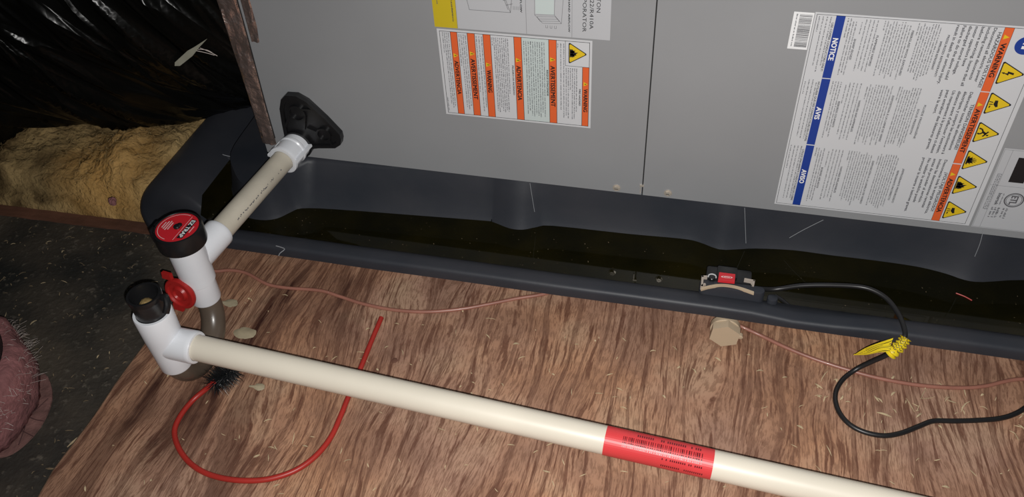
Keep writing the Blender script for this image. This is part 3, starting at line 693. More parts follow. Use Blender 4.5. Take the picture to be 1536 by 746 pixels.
# rating label at the far right
lab = MB(); rect(lab, .2938, .46, .0992, .2030, P_grey, 0); lo = lab.build('rating_label', unit, recalc=False)
mb = MB(); frame(mb, .2944, .455, .1000, .2016, .0003, P_line, 1); rect(mb, .3018, .3021, .1000, .2016, P_line, 1); rect(mb, .2944, .455, .1566, .1569, P_line, 1)
rect(mb, .3098, .3240, .1625, .1935, P_black, 2)
for i in range(3): greek(mb, .2972+.0016*i, .1720, .1240, .0011, seed=i)
for i in range(3): greek(mb, .3050+.0030*i, .1285, .1120, .0022, seed=i, fill=.9); 
for i in range(2): greek(mb, .3160+.0030*i, .1285, .1120, .0022, seed=i, fill=.9)
vtext(mb, 'Intertek', .3060, .1475, .0032, P_soft, .0155, 0.01); greek(mb, .3105, .1475, .132, .0012)
def ring(cx, cz, r, wd, mt, lay):
    for i in range(32):
        a, b = R_(i*11.25), R_((i+1)*11.25); poly(mb, [(cx+r*math.cos(a), cz+r*math.sin(a)), (cx+r*math.cos(b), cz+r*math.sin(b)), (cx+(r-wd)*math.cos(b), cz+(r-wd)*math.sin(b)), (cx+(r-wd)*math.cos(a), cz+(r-wd)*math.sin(a))], mt, lay)
ring(.3226, .1401, .0094, .0013, P_soft, 2); ring(.3226, .1401, .0075, .0005, P_soft, 2); vtext(mb, 'ETL', .3192, .1456, .0066, P_soft, .0110, 0.02)
mb.build('print', lo, recalc=False)

# ------------------------------------------------------------------ condensate trap
T1 = Vector((-0.5165, 0.559, 0)); T2 = Vector((-0.5005, 0.466, 0))
pend = Vector((-0.4855, YF, 0.1135)); d1 = (pend - Vector((T1.x, T1.y, .106))).normalized()
L0 = onz(285, 519.5, .086); L1 = onz(1068, 697, .068); d2 = (L1-L0).normalized()
trap = thing('drain_trap', (T2.x, T2.y+.045, 0), 'white condensate trap of two upright tees joined by a smoky U tube', 'pipe trap')
mb = MB()
mb.lathe(T1, (0, 0, 1), [(.054, .0135), (.052, .0138), (.052, .0160), (.054, .0165), (.080, .0165), (.082, .0185), (.145, .0195), (.145, .016)], M_white, 40, cap=False)
c = Vector((T1.x, T1.y, .106)); mb.lathe(c, d1, [(0, .0165), (.046, .0170), (.050, .0170), (.0515, .0162), (.0515, .0136), (.040, .0134)], M_white, 36, cap=False)
mb.build('tee_fitting', trap, 35)
mb = MB()
mb.lathe(T2, (0, 0, 1), [(.054, .0135), (.052, .0138), (.052, .0160), (.054, .0166), (.075, .0172), (.100, .0185), (.129, .0190), (.1305, .0184), (.1305, .0158), (.12, .0155)], M_white, 40, cap=False)
c = Vector((T2.x, T2.y, .0862)); c2 = L0 - d2*0.0; dd = (L0 + d2*.012 - c).normalized()
mb.lathe(c, dd, [(0, .0168), (.030, .0170), (.0335, .0170), (.035, .0162), (.035, .0136), (.026, .0134)], M_white, 36, cap=False)
mb.build('tee_fitting', trap, 35)
# smoky U tube
up_ = []
for k in range(0, 17):
    a = math.pi*k/16; y = (T1.y+T2.y)/2 + (T1.y-T2.y)/2*math.cos(a); x = T1.x + (T2.x-T1.x)*k/16; z = .056 - .0415*math.sin(a)
    up_.append((x+.006*math.sin(a), y, z))
mb = MB(); mb.tube([(T1.x, T1.y, .075)] + up_ + [(T2.x, T2.y, .075)], .0132, M_tube, 24, 2); mb.build('u_tube', trap, 60)
# black cap with round red label
mb = MB(); mb.lathe((T1.x, T1.y, 0), (0, 0, 1), [(.136, .0235), (.1365, .0250), (.139, .0256), (.155, .0256), (.1575, .0248), (.1580, .0232), (.1568, .0226), (.1568, .0005)], M_black, 56)
for k in range(2):
    a = R_(172+k*16); q = Vector((T1.x+.0255*math.cos(a), T1.y+.0255*math.sin(a), .139)); mb.rbox((q.x-.005, q.y-.005, .1385), (q.x+.005, q.y+.005, .1545), .002, M_black)
cap = mb.build('cleanout_cap', trap, 35)
mb = MB(); cc = Vector((T1.x, T1.y, .1570))
mb.lathe(cc, (0, 0, 1), [(0, .0221), (.0004, .0221)], M_redlab, 48)
def wring(r0, r1, mt, z):
    for i in range(48):
        a, b = R_(i*7.5), R_(i*7.5+7.5); mb.face([cc+Vector((r*math.cos(t), r*math.sin(t), z)) for r, t in ((r0, a), (r1, a), (r1, b), (r0, b))], mt)
def arcw(r0, r1, a0, a1, mt, z):
    n = 20
    for i in range(n):
        a, b = R_(a0+(a1-a0)*i/n), R_(a0+(a1-a0)*(i+1)/n); mb.face([cc+Vector((r*math.cos(t), r*math.sin(t), z)) for r, t in ((r0, a), (r1, a), (r1, b), (r0, b))], mt)
arcw(.0196, .0200, 75, 260, P_text, .0006)
ru = Vector((.995, -.06, 0)).normalized(); rd = Vector((ru.y, -ru.x, 0))
bb = [cc + ru*v + rd*u + Vector((0, 0, .0006)) for u, v in ((-.0152, .0088), (.0152, .0088), (.0142, .0150), (-.0142, .0150))]
mb.face(bb, P_black)
text(mb, 'EZ TRAP', cc + ru*.0097 + Vector((0, 0, .0008)), rd, ru, .0044, P_text, .0262, 0.035, align='C')
for k in range(9):      # tiny line of print, too small to read
    o = cc + ru*.0165 + rd*(-.005+.0011*k); mb.face([o + ru*v + rd*u + Vector((0, 0, .0006)) for u, v in ((0, 0), (.0007, 0), (.0007, .0011), (0, .0011))], P_text)
mb.face([cc + ru*v + rd*u + Vector((0, 0, .0006)) for u, v in ((-.0185, .0066), (.0185, .0066), (.0185, .0069), (-.0185, .0069))], P_text)
for k, wl in enumerate((.010, .014, .012, .008)):
    o = cc - ru*(.0085+.0026*k)
    u = -wl/2
    while u < wl/2:
        mb.face([o + ru*v + rd*uu + Vector((0, 0, .0006)) for uu, v in ((u, 0), (u+.0007, 0), (u+.0007, .0012), (u, .0012))], P_text); u += .0011
o = mb.build('cap_label', cap, recalc=False)
mb = MB(); mb.lathe(cc, (0, 0, 1), [(0, .0036), (.002, .0036), (.0028, .0028), (.0028, .0012), (.0012, .001)], M_black, 20); mb.lathe(cc+Vector((.001,.003,0)), (0,0,1), [(0,.003),(.0016,.003),(.002,.002)], M_black, 14); mb.build('knob', cap, 35)
# hanging red overflow cap on the left of the tee
ax = Vector((-.14, -.93, .14)).normalized(); rc = onz(277, 414, .0785); rc = Vector((rc.x, rc.y, rc.z)); rc = Vector((T1.x-.012, T1.y-.0185, .0765))
mb = MB(); mb.lathe(rc, ax, [(-.002, .0175), (.0005, .0190), (.0040, .0190), (.0048, .0178), (.0048, .0150), (.0030, .0142), (.0026, .0095), (.0050, .0080), (.0052, .0070), (.0035, .0060)], M_red, 40)
e1 = ax.cross(Vector((0, 0, 1))).normalized(); e2 = e1.cross(ax).normalized()
if e2.z < 0: e2 = -e2
for sgn, tilt in ((1, -.010), (-1, .006)):
    p = rc + (e2*.0165+e1*tilt*-1.2)*sgn; q = [p + e1*a + e2*b for a, b in ((-.0065, 0), (.0065, 0), (.0060, .0085*sgn), (-.0060, .0085*sgn))]; mb.prism(q, ax*.0042, M_red)
mb.lathe(rc - ax*.008, ax, [(0, .006), (.009, .006)], M_red, 16)
mb.build('red_cap', trap, 30, bevel=0.0005)
# open black cap in the second tee
mb = MB(); mb.lathe((T2.x, T2.y, 0), (0, 0, 1), [(.120, .0150), (.1300, .0152), (.1310, .0152), (.1480, .0156), (.1490, .0162), (.1530, .0166), (.1555, .0162), (.1555, .0140), (.1500, .0132), (.1400, .0120), (.1395, .0005)], M_black, 40)
mb.tube([(T2.x+.0150, T2.y+.004, .149), (T2.x+.0200, T2.y+.004, .151), (T2.x+.0230, T2.y-.001, .146), (T2.x+.0220, T2.y-.006, .140)], .0034, M_black, 10, 4)
oc = mb.build('open_cap', trap, 35)
mb = MB(); mb.lathe((T2.x+.0005, T2.y-.002, .1385), (0, 0, 1), [(0, .0070), (.006, .0072), (.009, .0052), (.0105, .0022)], M_brass, 9)
mb.build('brass_plug', oc)

# drain pipes
pipe = thing('drain_pipe', (T1.x, T1.y+.1, .1), 'short dusty white drain pipe between the cabinet port and the red capped tee', 'pipe')
a = Vector((T1.x, T1.y, .106)) + d1*.040; b = pend - d1*.004
mb = MB(); mb.lathe(a, d1, [(0, .0133), ((b-a).length, .0133)], M_pvcs, 40); pp = mb.build('pipe_body', pipe, 40)
side = d1.cross(Vector((0, 0, 1))).normalized()
mb = MB(); rn = random.Random(4)
t = .03
while t < (b-a).length-.055:      # line of worn black print
    if rn.random() < .72:
        ang = R_(22+rn.uniform(-3, 3)); wl = rn.uniform(.0007, .002)
        nn = [a + d1*(t+u) + (side*math.cos(g) + Vector((0, 0, 1))*math.sin(g))*.01345 for u, g in ((0, ang-.05), (wl, ang-.05), (wl, ang+.05), (0, ang+.05))]
        mb.face(nn, P_soft)
    t += rn.uniform(.0012, .0030)
mb.build('faded_print', pipe, recalc=False)
mb = MB(); ad = pend - d1*.040
mb.lathe(ad, d1, [(0, .0136), (-.0005, .0155), (.0, .0185), (.003, .0188), (.0042, .0172), (.020, .0170), (.0215, .0182), (.024, .0182), (.0255, .0170), (.040, .0168)], M_white, 40, cap=False)
for sg, ang in ((1, 8), (-1, 8), (1, 75)):
    dirv = side*math.cos(R_(ang))*sg + Vector((0, 0, 1))*math.sin(R_(ang))
    if ang == 75: continue
    tn = d1.cross(dirv).normalized()*.0016
    p0 = ad + dirv*.0165; p1 = ad + dirv*.0215
    mb.prism([p0+tn, p1+tn, p1-tn, p0-tn], d1*.034, M_white)
mb.build('pipe_adapter', pipe, 35)

pipe2 = thing('drain_pipe', tuple(L0), 'long white drain pipe with a red sticker running across the plywood', 'pipe')
far = L0 + d2*1.15
mb = MB(); mb.lathe(L0 - d2*.004, d2, [(0, .0133), ((far-L0).length, .0133)], M_pvc, 48); mb.build('pipe_body', pipe2, 40)
mb = MB(); mb.lathe(L0 + d2*.0045, d2, [(0, .0134), (.001, .0142), (.0025, .0134)], M_tan, 30, cap=False); mb.build('glue_bead', pipe2, 50)
S0 = (onz(907, 661, (L0.z+L1.z)/2-.0003)-L0).dot(d2); S1 = (onz(1068.5, 697, L1.z)-L0).dot(d2)
sd = Vector((0, 0, 1)).cross(d2).normalized(); upv = d2.cross(sd).normalized()
if sd.y > 0: sd = -sd            # towards the camera side
if upv.z < 0: upv = -upv
def onpipe(s, ang, r=.01345): return L0 + d2*s + (upv*math.cos(ang) + sd*math.sin(ang))*r
mb = MB(); n = 30
for i in range(n):
    g0 = R_(-70 + 250*i/n); g1 = R_(-70 + 250*(i+1)/n); mb.face([onpipe(S0, g0), onpipe(S1, g0), onpipe(S1, g1), onpipe(S0, g1)], M_redstk)
stk = mb.build('red_sticker', pipe2, 60)
mb = MB(); rn = random.Random(8); s = S0+.016
def cq(s0, s1, a0, a1, mt):
    k = 3
    for i in range(k): mb.face([onpipe(s0, R_(a0+(a1-a0)*i/k), .01352), onpipe(s1, R_(a0+(a1-a0)*i/k), .01352), onpipe(s1, R_(a0+(a1-a0)*(i+1)/k), .01352), onpipe(s0, R_(a0+(a1-a0)*(i+1)/k), .01352)], mt)
P_dred = mat('ink_dark_red', (0.13, 0.008, 0.012), 0.35)
while s < S1-.009:
    wd = rn.choice((.0006, .0008, .0012)); cq(s, s+wd, 2, 44, P_dred); s += wd+rn.choice((.0006, .0008, .0014))
s = S0+.028
while s < S0+.085:
    if rn.random() < .8: cq(s, s+.0012, -20, -8, P_dred)
    s += .0019
s = S0+.052
while s < S1-.008:
    if rn.random() < .75: cq(s, s+.0011, 52, 60, P_dred)
    s += .0018
s = S0+.052
while s < S1-.008:
    if rn.random() < .85: cq(s, s+.0010, 80, 90, P_dred)
    s += .0017
mb.build('barcode', stk, recalc=False)

# ------------------------------------------------------------------ float switch
fs_ = thing('float_switch', (.05, .69, .060), 'black float switch with a red label in a tan bracket on the pan rim', 'switch')
zt = zl - .0008
mb = MB(); pts = [onz(a, b, zt+.002) for a, b in ((1052, 431.5), (1065, 428), (1080, 426), (1095, 427), (1112, 431), (1131, 437.5))]
pp = spline(pts, 5); wv = Vector((0, -.0035, 0))
for i in range(len(pp)-1): mb.prism([pp[i], pp[i+1], pp[i+1]+wv, pp[i]+wv], (0, 0, -.0022), M_tan)
mb.build('bracket_strip', fs_, 40)
M_grey = mat('bracket_grey', (0.42, 0.36, 0.31), 0.45)
def hook(pix):
    mb = MB()
    for (a, b) in zip(pix[:-1], pix[1:]):
        A = onz(*a, zt+.004); B = onz(*b, zt+.004); d = (B-A).normalized(); e = Vector((-d.y, d.x, 0))*.0011
        mb.prism([A-d*.001+e, B+d*.001+e, B+d*.001-e, A-d*.001-e], (0, 0, -.006), M_grey)
    mb.build('bracket_hook', fs_)
hook([(1059.5, 414.5), (1054, 414.5), (1053, 428.5), (1057, 426)]); hook([(1118, 418.5), (1131, 421), (1130, 426)]); 
mb = MB(); A = onz(1058, 426, zl); B = onz(1128, 412, zl)
mb.rbox((A.x, .6845, .028), (B.x, .706, zl-.001), .003, M_black); C_ = onz(1076, 422, zl+.005); D_ = onz(1104, 423, zl+.005); mb.rbox((C_.x-.001, .6865, .030), (D_.x+.001, .7035, zl+.0035), .002, M_black); mb.build('switch_body', fs_, 35)
p = [onz(a, b, zl+.0066) for a, b in ((1077, 421), (1102, 423.5), (1103, 411.5), (1079, 408.5))]
mb = MB(); mb.prism([q-Vector((0, 0, .0026)) for q in p], (0, 0, .0026), M_redlab); 
cx = sum(p, Vector())/4
ax_ = (p[1]-p[0]).normalized(); ay_ = (p[3]-p[0]).normalized()
for k in range(24):
    a, b = R_(15*k), R_(15*k+15)
    mb.face([cx + ax_*r*1.0*math.cos(t) + ay_*r*.26*math.sin(t) + Vector((0, 0, .0002)) for r, t in ((.0060, a), (.0060, b), (.0049, b), (.0049, a))], P_text)
mb.face([cx + ax_*u + ay_*v + Vector((0, 0, .0002)) for u, v in ((-.003, -.0003), (.003, -.0003), (.003, .0003), (-.003, .0003))], P_text)
mb.build('red_label', fs_, recalc=True)
ce = onz(1068.3, 415.5, zl+.004)
mb = MB(); mb.tube([ce + Vector((.0042*math.cos(R_(a)), .0042*math.sin(R_(a)), 0)) for a in range(-10, 200, 20)], .0008, M_chrome, 8, 3); mb.lathe(ce-Vector((0, 0, .006)), (0, 0, 1), [(0, .0034), (.005, .0034), (.0056, .0028)], M_black, 18); mb.build('adjuster_ring', fs_, 40)

# ------------------------------------------------------------------ cables
def path(pl): return [onz(a, b, z) for a, b, z in pl]
cord = thing('power_cord', tuple(onz(1262, 630, 0)), 'black cord looping from the float switch over the pan rim onto plywood', 'cord')
mb = MB(); mb.tube(path([(1128,432,.045),(1145,434,.050),(1165,434,.056),(1200,429,.060),(1240,428,.063),(1285,430,.065),(1310,436,.066),(1332,450,.065),(1348,472,.062),(1356,492,.060),(1357,506,.057),(1346,522,.047),(1330,533,.036),(1305,544,.020),(1283,555,.008),(1263,571,.003),(1253,592,.0028),(1257,615,.0028),(1272,635,.0028),(1295,648,.0028),(1325,654,.0028),(1352,650,.0028),(1378,640,.0028),(1400,632,.0028),(1430,632,.0028),(1465,631,.0028),(1500,628,.0028),(1525,620,.0028),(1552,604,.0028),(1600,585,.0028),(1680,575,.0028),(1800,590,.0028),(2000,640,.0028)]), .0026, M_rubber, 12, 5)
mb.build('cable', cord, 60)
mb = MB(); mb.tube(path([(1163,444,.0275),(1175,452,.028),(1186,462,.029),(1197,474,.032)]), .0024, M_rubber, 10, 4); mb.build('dipping_lead', cord, 60)
# crumpled yellow tag taped round the cord
def tp(a, b, z): return onz(a, b, z)
mb = MB()
lo_e = [tp(1280, 533, .030), tp(1300, 532.5, .036), tp(1318, 529, .041), tp(1332, 528, .044)]
hi_e = [tp(1283, 531.5, .034), tp(1297, 523, .046), tp(1318, 514, .053), tp(1340, 507, .057)]
lo_s = spline(lo_e, 6); hi_s = spline(hi_e, 6); nS = len(lo_s)
def tagp(i, t, dz=0): 
    q = lo_s[i].lerp(hi_s[i], t); return q + Vector((0, 0, .0016*math.sin(i*.5+t*5)*(t*(1-t)*4)+dz))
for i in range(nS-1):
    for k in range(4): mb.face([tagp(i, k/4), tagp(i+1, k/4), tagp(i+1, (k+1)/4), tagp(i, (k+1)/4)], M_yellow)
for t in (.04, .30, .45, .60, .75, .96):
    for i in range(2, nS-1): mb.face([tagp(i, t, .0003), tagp(i+1, t, .0003), tagp(i+1, t+.045, .0003), tagp(i, t+.045, .0003)], P_black)
c0 = [tp(1359, 507, .056), tp(1350, 519, .049), tp(1335, 531, .038)]
cs = spline(c0, 10)
def wob(t): return .0052 + .0012*math.sin(t*34) + .0010*t
mb.tube([tuple(q) for q in cs], wob, M_yellow, 14, 0)
prev = None
for t in (.12, .25, .38, .5, .62, .74, .86):       # squiggled print on the tape
    q = cs[int(t*(len(cs)-1))]; d = (cs[-1]-cs[0]).normalized(); u = (CAM-q).normalized(); e = d.cross(u).normalized()
    pts = [q + u*math.sqrt(max(0, .0066**2-v*v)) + e*v + d*(.0012*math.sin(v*1400)) for v in [x*.0009 for x in range(-5, 6)]]
    mb.tube(pts, .00035, P_black, 5, 0)
mb.build('yellow_tag', cord, 60)
def wire(name, pl, label, r=.0022):
    mb = MB(); mb.tube(path(pl), r, M_salmon, 10, 6); tag(mb.build(name, None, 60), label, 'wire')
wire('thin_wire', [(305,405,.003),(325,407,.0018),(345,405.5,.0018),(370,410,.0018),(400,426,.0018),(430,432,.0018),(480,436,.0018),(510,445,.0018),(545,456,.0018),(590,465,.0018),(640,468,.0018),(690,464,.0018),(730,457,.0018),(775,448,.0018),(810,442.5,.0018),(835,436,.0018)], 'thin salmon wire winding on the plywood from the trap to the pan rim')
wire('thin_wire', [(1088,478,.004),(1112,490,.006),(1140,503,.0018),(1180,522,.0018),(1225,540,.0018),(1275,556,.0018),(1320,568,.0018),(1370,577,.0018),(1410,581,.0018),(1450,582,.0018),(1480,579,.0018),(1505,573,.0018),(1530,569,.0018),(1570,570,.0018),(1610,572,.0018),(1750,590,.0018),(2000,625,.0018)], 'thin salmon wire running from the tan plug to the right edge')

# ------------------------------------------------------------------ cleaning brush
br = thing('flexible_brush', tuple(onz(333, 567, 0)), 'black bristle brush on a long bent red rod under the long pipe', 'brush')
bc = onz(334, 566, .022)
rodp = [(322,572,.019),(309,584,.009),(290,600,.0035),(272,622,.003),(262,645,.003),(266,668,.003),(281,691,.003),(304,708,.003),(335,718,.003),(372,721.5,.003),(408,718,.003),(445,705,.003),(475,683,.003),(497,655,.003),(512,622,.003),(524,592,.003),(540,555,.003),(556,515,.003),(572,477,.003)]
mb = MB(); mb.tube(path(rodp), .0029, M_rod, 12, 6); mb.build('rod', br, 60)
hd_ = (bc - onz(309, 584, .009)).normalized()
mb = MB(); mb.tube([bc-hd_*.016, bc+hd_*.014], .0015, M_screw, 8, 0); mb.build('stem', br, 60)
mb = MB(); rn = random.Random(2)
for i in range(620):
    t = rn.uniform(-.013, .015); u = Vector((rn.gauss(0, 1), rn.gauss(0, 1), rn.gauss(0, 1))); u = (u - hd_*u.dot(hd_)*(.55)).normalized()
    L = rn.uniform(.016, .0215); p = bc + hd_*t; e = p + u*L
    if e.z < .0012: 
        k = (p.z-.0012)/(p.z-e.z); e = p + u*L*max(k, .1)
    s1_ = u.orthogonal().normalized()*.00042; s2_ = u.cross(s1_)
    i0 = len(mb.v); mb.mesh([p+s1_, p-s1_*.5+s2_*.87, p-s1_*.5-s2_*.87, e], [(0,1,3),(1,2,3),(2,0,3)], M_bristle)
tag(mb.build('bristles', br, recalc=False), kind='stuff')

# ------------------------------------------------------------------ left: insulation, board, black wrapped duct
mb = MB()
A = onz(-260, 290, ZF); B = onz(226, 352, ZF)
d = (B-A).normalized(); nv = Vector((-d.y, d.x, 0)); hB = 0.002
vs = []; fs = []; nb = 40
for i in range(nb+1):
    q = A.lerp(B, i/nb); w1 = .0016*noise.noise(Vector((i*.6, 0, 0)))
    vs += [q + Vector((0, w1, ZF)), q + Vector((0, w1, hB+w1*.8)), q + nv*.019 + Vector((0, 0, hB+w1*.8)), q + nv*.019 + Vector((0, 0, ZF))]
for i in range(nb):
    for k in range(4): fs.append((i*4+k, i*4+(k+1)%4, (i+1)*4+(k+1)%4, (i+1)*4+k))
fs += [(0,1,2,3), (nb*4+3, nb*4+2, nb*4+1, nb*4)]
mb.mesh(vs, fs, M_board); tag(mb.build('edge_board'), 'rough reddish wooden board edging the yellow insulation', 'board')

mb = MB(); nx, ny = 240, 130; vs = []; fs = []
for j in range(ny+1):
    for i in range(nx+1):
        x = -1.7 + (PX+.004+1.7)*i/nx; u = j/ny
        yb = .7035 + .019 + (-(x+.72))*0.0 + .006
        # board runs slightly aslant
        tt = (x-A.x)/(B.x-A.x); yb = A.y + (B.y-A.y)*tt + .0195
        y = yb + u*.60
        p = Vector((x, y, 0)); h = .026 + .030*min(1, u*6)**.6
        pw = p + Vector((noise.noise(p*9), noise.noise(p*9+Vector((7,7,7))), 0))*.05
        h += .020*noise.noise(pw*9) + .014*(abs(noise.noise(pw*14+Vector((4, 2, 0))))-.2) + .006*(abs(noise.noise(pw*38))-.2) + .005*noise.noise(p*90) + .003*noise.noise(p*170)
        dd_ = (Vector((x, y, 0))-Vector((-.775, .770, 0))).length
        h += .016*math.exp(-(dd_/.045)**2)
        if j == 0: h = ZF+.001
        elif j <= 2: h = hB+.004+.003*noise.noise(p*50)
        if i == nx: h = min(h, .030)
        vs.append((x, y, max(h, ZF+.001)))
for j in range(ny):
    for i in range(nx): fs.append((j*(nx+1)+i, j*(nx+1)+i+1, (j+1)*(nx+1)+i+1, (j+1)*(nx+1)+i))
mb.mesh(vs, fs, M_wool); ins = mb.build('insulation_batt', None, 180)
tag(ins, 'fluffy yellow brown fibreglass insulation between the board and black wrapped duct', 'insulation')
# loose glass fibres standing off the batt
M_wfib = mat('wool_fibre', (0.50, 0.36, 0.17), 0.9, var=0.4, vscale=14)
mb = MB(); rn = random.Random(31)
for k in range(15000):
    p = vs[rn.randrange(3*(nx+1), len(vs)//2)]
    if p[0] < -1.15 or p[0] > PX-.012: continue
    p = Vector(p) + Vector((rn.uniform(-.003, .003), rn.uniform(-.003, .003), -.0008)); a = rn.uniform(0, 6.28); L_ = rn.uniform(.003, .010)
    d_ = Vector((math.cos(a), math.sin(a), rn.uniform(.0, .55)))*L_; e = Vector((-d_.y, d_.x, 0)).normalized()*.00018; m_ = p+d_*.5+Vector((0, 0, .0012))
    mb.mesh([p-e, p+e, m_+e, m_-e, p+d_], [(0, 1, 2, 3), (3, 2, 4)], M_wfib)
tag(mb.build('loose_fibres', ins, recalc=False), kind='stuff')
mb = MB()
q = onz(168, 299, .048)
for k in range(5): mb.lathe(q + Vector((rn.uniform(-.004, .004), rn.uniform(-.004, .004), -.006)), (rn.uniform(-.3,.3), rn.uniform(-.3,.3), 1), [(0, .003), (.004, .0035), (.007, .0015)], M_pink, 8)
mb.build('pink_tuft', ins, 60)

ybp = [(-2.0, .62), (-1.4, .66), (-1.1, .72), (-.958, .787), (-.9286, .838), (-.886, .864), (-.845, .862), (-.803, .862), (-.75, .885), (-.7066, .913), (-.66, .935), (-.60, .965), (-.546, .985)]
def ybf(x):
    for (a, b), (c, d_) in zip(ybp[:-1], ybp[1:]):
        if x <= c: t = (x-a)/(c-a); t = t*t*(3-2*t); return b+(d_-b)*t
    return ybp[-1][1]
mb = MB(); nx, ny = 220, 150; vs = []; fs = []; rB = .215; t0 = R_(-64)
for j in range(ny+1):
    for i in range(nx+1):
        x = -2.0 + (2.0-.548)*i/nx; t = t0 + (R_(150)-t0)*j/ny
        yb = ybf(x); yc = yb*(1-min(1, j/50)) + (.80+.115*min(1, max(0, (x+1.3)/.75)))*min(1, j/50)+ .0 if False else yb
        ysm = .66+.30*min(1, max(0, (x+1.6)/1.05)); k = min(1, j/40); k = k*k*(3-2*k); yb = yb*(1-k)+ysm*k
        nrm = Vector((0, -math.cos(t), math.sin(t)))
        y = yb + rB*(math.cos(t0)-math.cos(t)); z = .046 + rB*(math.sin(t)-math.sin(t0))
        # long folds fall from the upper left to the lower right, fanning out to the duct collar
        a = x*1.15 + z*.95 ; b = x*.6 - z*.9
        q = Vector((a*9.5, b*1.5, 0)); fold = 1-abs(noise.noise(q))*2.4
        q2 = Vector((a*23+4, b*2.6, 3)); fold2 = 1-abs(noise.noise(q2))*2.2
        dsp = .017*fold + .008*fold2 + .010*noise.noise(Vector((x*5, z*5, 8)))
        dsp *= min(1, .25+j/14)
        vs.append(Vector((x, y, z)) + nrm*dsp)
for j in range(ny):
    for i in range(nx): fs.append((j*(nx+1)+i, j*(nx+1)+i+1, (j+1)*(nx+1)+i+1, (j+1)*(nx+1)+i))
mb.mesh(vs, fs, M_wrap); bag = mb.build('wrapped_duct', None, 180)
tag(bag, 'large duct wrapped in wrinkled black plastic sheeting, left of the grey cabinet', 'duct')
tree = BVHTree.FromPolygons(vs, fs)
def onbag(px, py, lift=0.003):
    d_ = ray(px, py).normalized(); h = tree.ray_cast(CAM, d_)
    return (h[0] - d_*lift) if h[0] else CAM + d_*1.1
# pale wooden splint lying against the wrap
a, b = onbag(262, 99, .006), onbag(311, 58, .006); d_ = (b-a).normalized(); vw = (CAM-a).normalized(); e = d_.cross(vw).normalized()
mb = MB(); W_ = .0042
pl = [a, a+d_*.006+e*W_*.9, a+d_*.030+e*W_, b-d_*.016+e*W_*.35, b, b-d_*.022-e*W_*.5, a+d_*.03-e*W_*.9, a+d_*.004-e*W_*.7]
mb.prism([q + vw*.0006 for q in pl], vw*-.0018, M_splint)
tag(mb.build('wooden_splint'), 'pale pointed wooden splint stuck on the black plastic wrap', 'wood splint')
mb = MB()
for pts in ([(297,74),(310,75),(318,79)], [(294,76),(308,79),(322,83)], [(300,72),(315,78),(326,84)]): mb.tube([onbag(x, y, .005) for x, y in pts], .0004, M_fibre, 5, 3)
fz = mb.build('loose_threads'); tag(fz, 'few pale loose threads beside the wooden splint on black plastic', 'threads', kind='stuff')

# ------------------------------------------------------------------ bottom left: insulated duct end
dc = onz(-135, 548, .075); dc = Vector((dc.x, dc.y, ZF)); dk = thing('round_duct', tuple(dc), 'round duct end with black liner and pink insulation jacket at lower left', 'duct')
mb = MB(); mb.lathe(dc, (0, 0, 1), [(.0, .0820), (.096, .0820), (.099, .0805), (.100, .0780), (.094, .077), (.02, .077), (.0, .077)], M_rubber, 64, cap=False)
mb.lathe(dc, (0, 0, 1), [(.066, .0821), (.068, .0838), (.071, .0821)], M_rubber, 64, cap=False); mb.build('black_liner', dk, 50)
mb = MB(); vs = []; fs = []; na = 96; prof2 = [(.074, .0), (.088, .0), (.094, .015), (.098, .032), (.099, .050), (.095, .064), (.086, .072), (.0745, .073)]
for i in range(na):
    an = 2*math.pi*i/na
    for k, (r, z) in enumerate(prof2):
        r = .0825+(r-.0745)*.72
        nz = noise.noise(Vector((math.cos(an)*3, math.sin(an)*3, z*25)))*.006 + noise.noise(Vector((math.cos(an)*14, math.sin(an)*14, z*80)))*.003 if 0 < k < 7 else 0
        vs.append(dc + Vector(((r+nz)*math.cos(an), (r+nz)*math.sin(an), z+nz*.6)))
n = len(prof2)
for i in range(na):
    for k in range(n-1): fs.append((i*n+k, i*n+k+1, ((i+1)%na)*n+k+1, ((i+1)%na)*n+k))
mb.mesh(vs, fs, M_pink); mb.build('pink_jacket', dk, 180)
mb = MB()
for i in range(240):
    an = rn.uniform(-.9, 1.4); z = rn.uniform(.03, .072); r = .0955 if z < .064 else .084
    p = dc + Vector((r*math.cos(an), r*math.sin(an), z)); dr = Vector((math.cos(an+rn.uniform(-.9, .9)), math.sin(an+rn.uniform(-.9, .9)), rn.uniform(-.3, .7)))
    L = rn.uniform(.004, .015); e = p + dr*L; m_ = (p+e)/2 + Vector((rn.uniform(-.002, .002), rn.uniform(-.002, .002), rn.uniform(0, .003)))
    mb.tube([p, m_, e], 0.00017, M_fibre, 3, 0)
tag(mb.build('glass_fibres', dk, recalc=False), kind='stuff')
# torn pink facing on the floor with its thread grid
ol = [(-60,560),(40,575),(66,560),(78,585),(74,612),(60,640),(42,662),(18,680),(-10,688),(-60,700)]
pts = spline([onz(a, b, ZF+.0025) for a, b in ol], 3); ctr = sum(pts, Vector())/len(pts)
mb = MB(); vs = [ctr + Vector((0, 0, .002))] + [p + Vector((0, 0, .0012*noise.noise(p*60))) for p in pts]
mb.mesh(vs, [(0, i, i % (len(vs)-1)+1) for i in range(1, len(vs))], M_pinkpaper)
vs2 = [v - Vector((0, 0, .0022)) for v in vs]
mb.mesh(vs+vs2, [(i, i % (len(vs)-1)+1, len(vs)+i % (len(vs)-1)+1, len(vs)+i) for i in range(1, len(vs))], M_pinkpaper)
fc = mb.build('pink_facing_sheet', None, 60); tag(fc, 'torn pink insulation facing with a thread grid on the dark floor', 'insulation')
mb = MB()
for pl in ([(0,655),(25,640),(52,617),(72,598)], [(0,630),(30,645),(50,655)], [(22,612),(48,628),(66,632)], [(40,575),(30,610),(20,640),(8,672)], [(60,570),(48,605),(38,640),(28,668)]): 
    mb.tube([onz(a, b, ZF+.0048) for a, b in pl], .0005, M_pinkline, 5, 3)
mb.build('thread', fc)

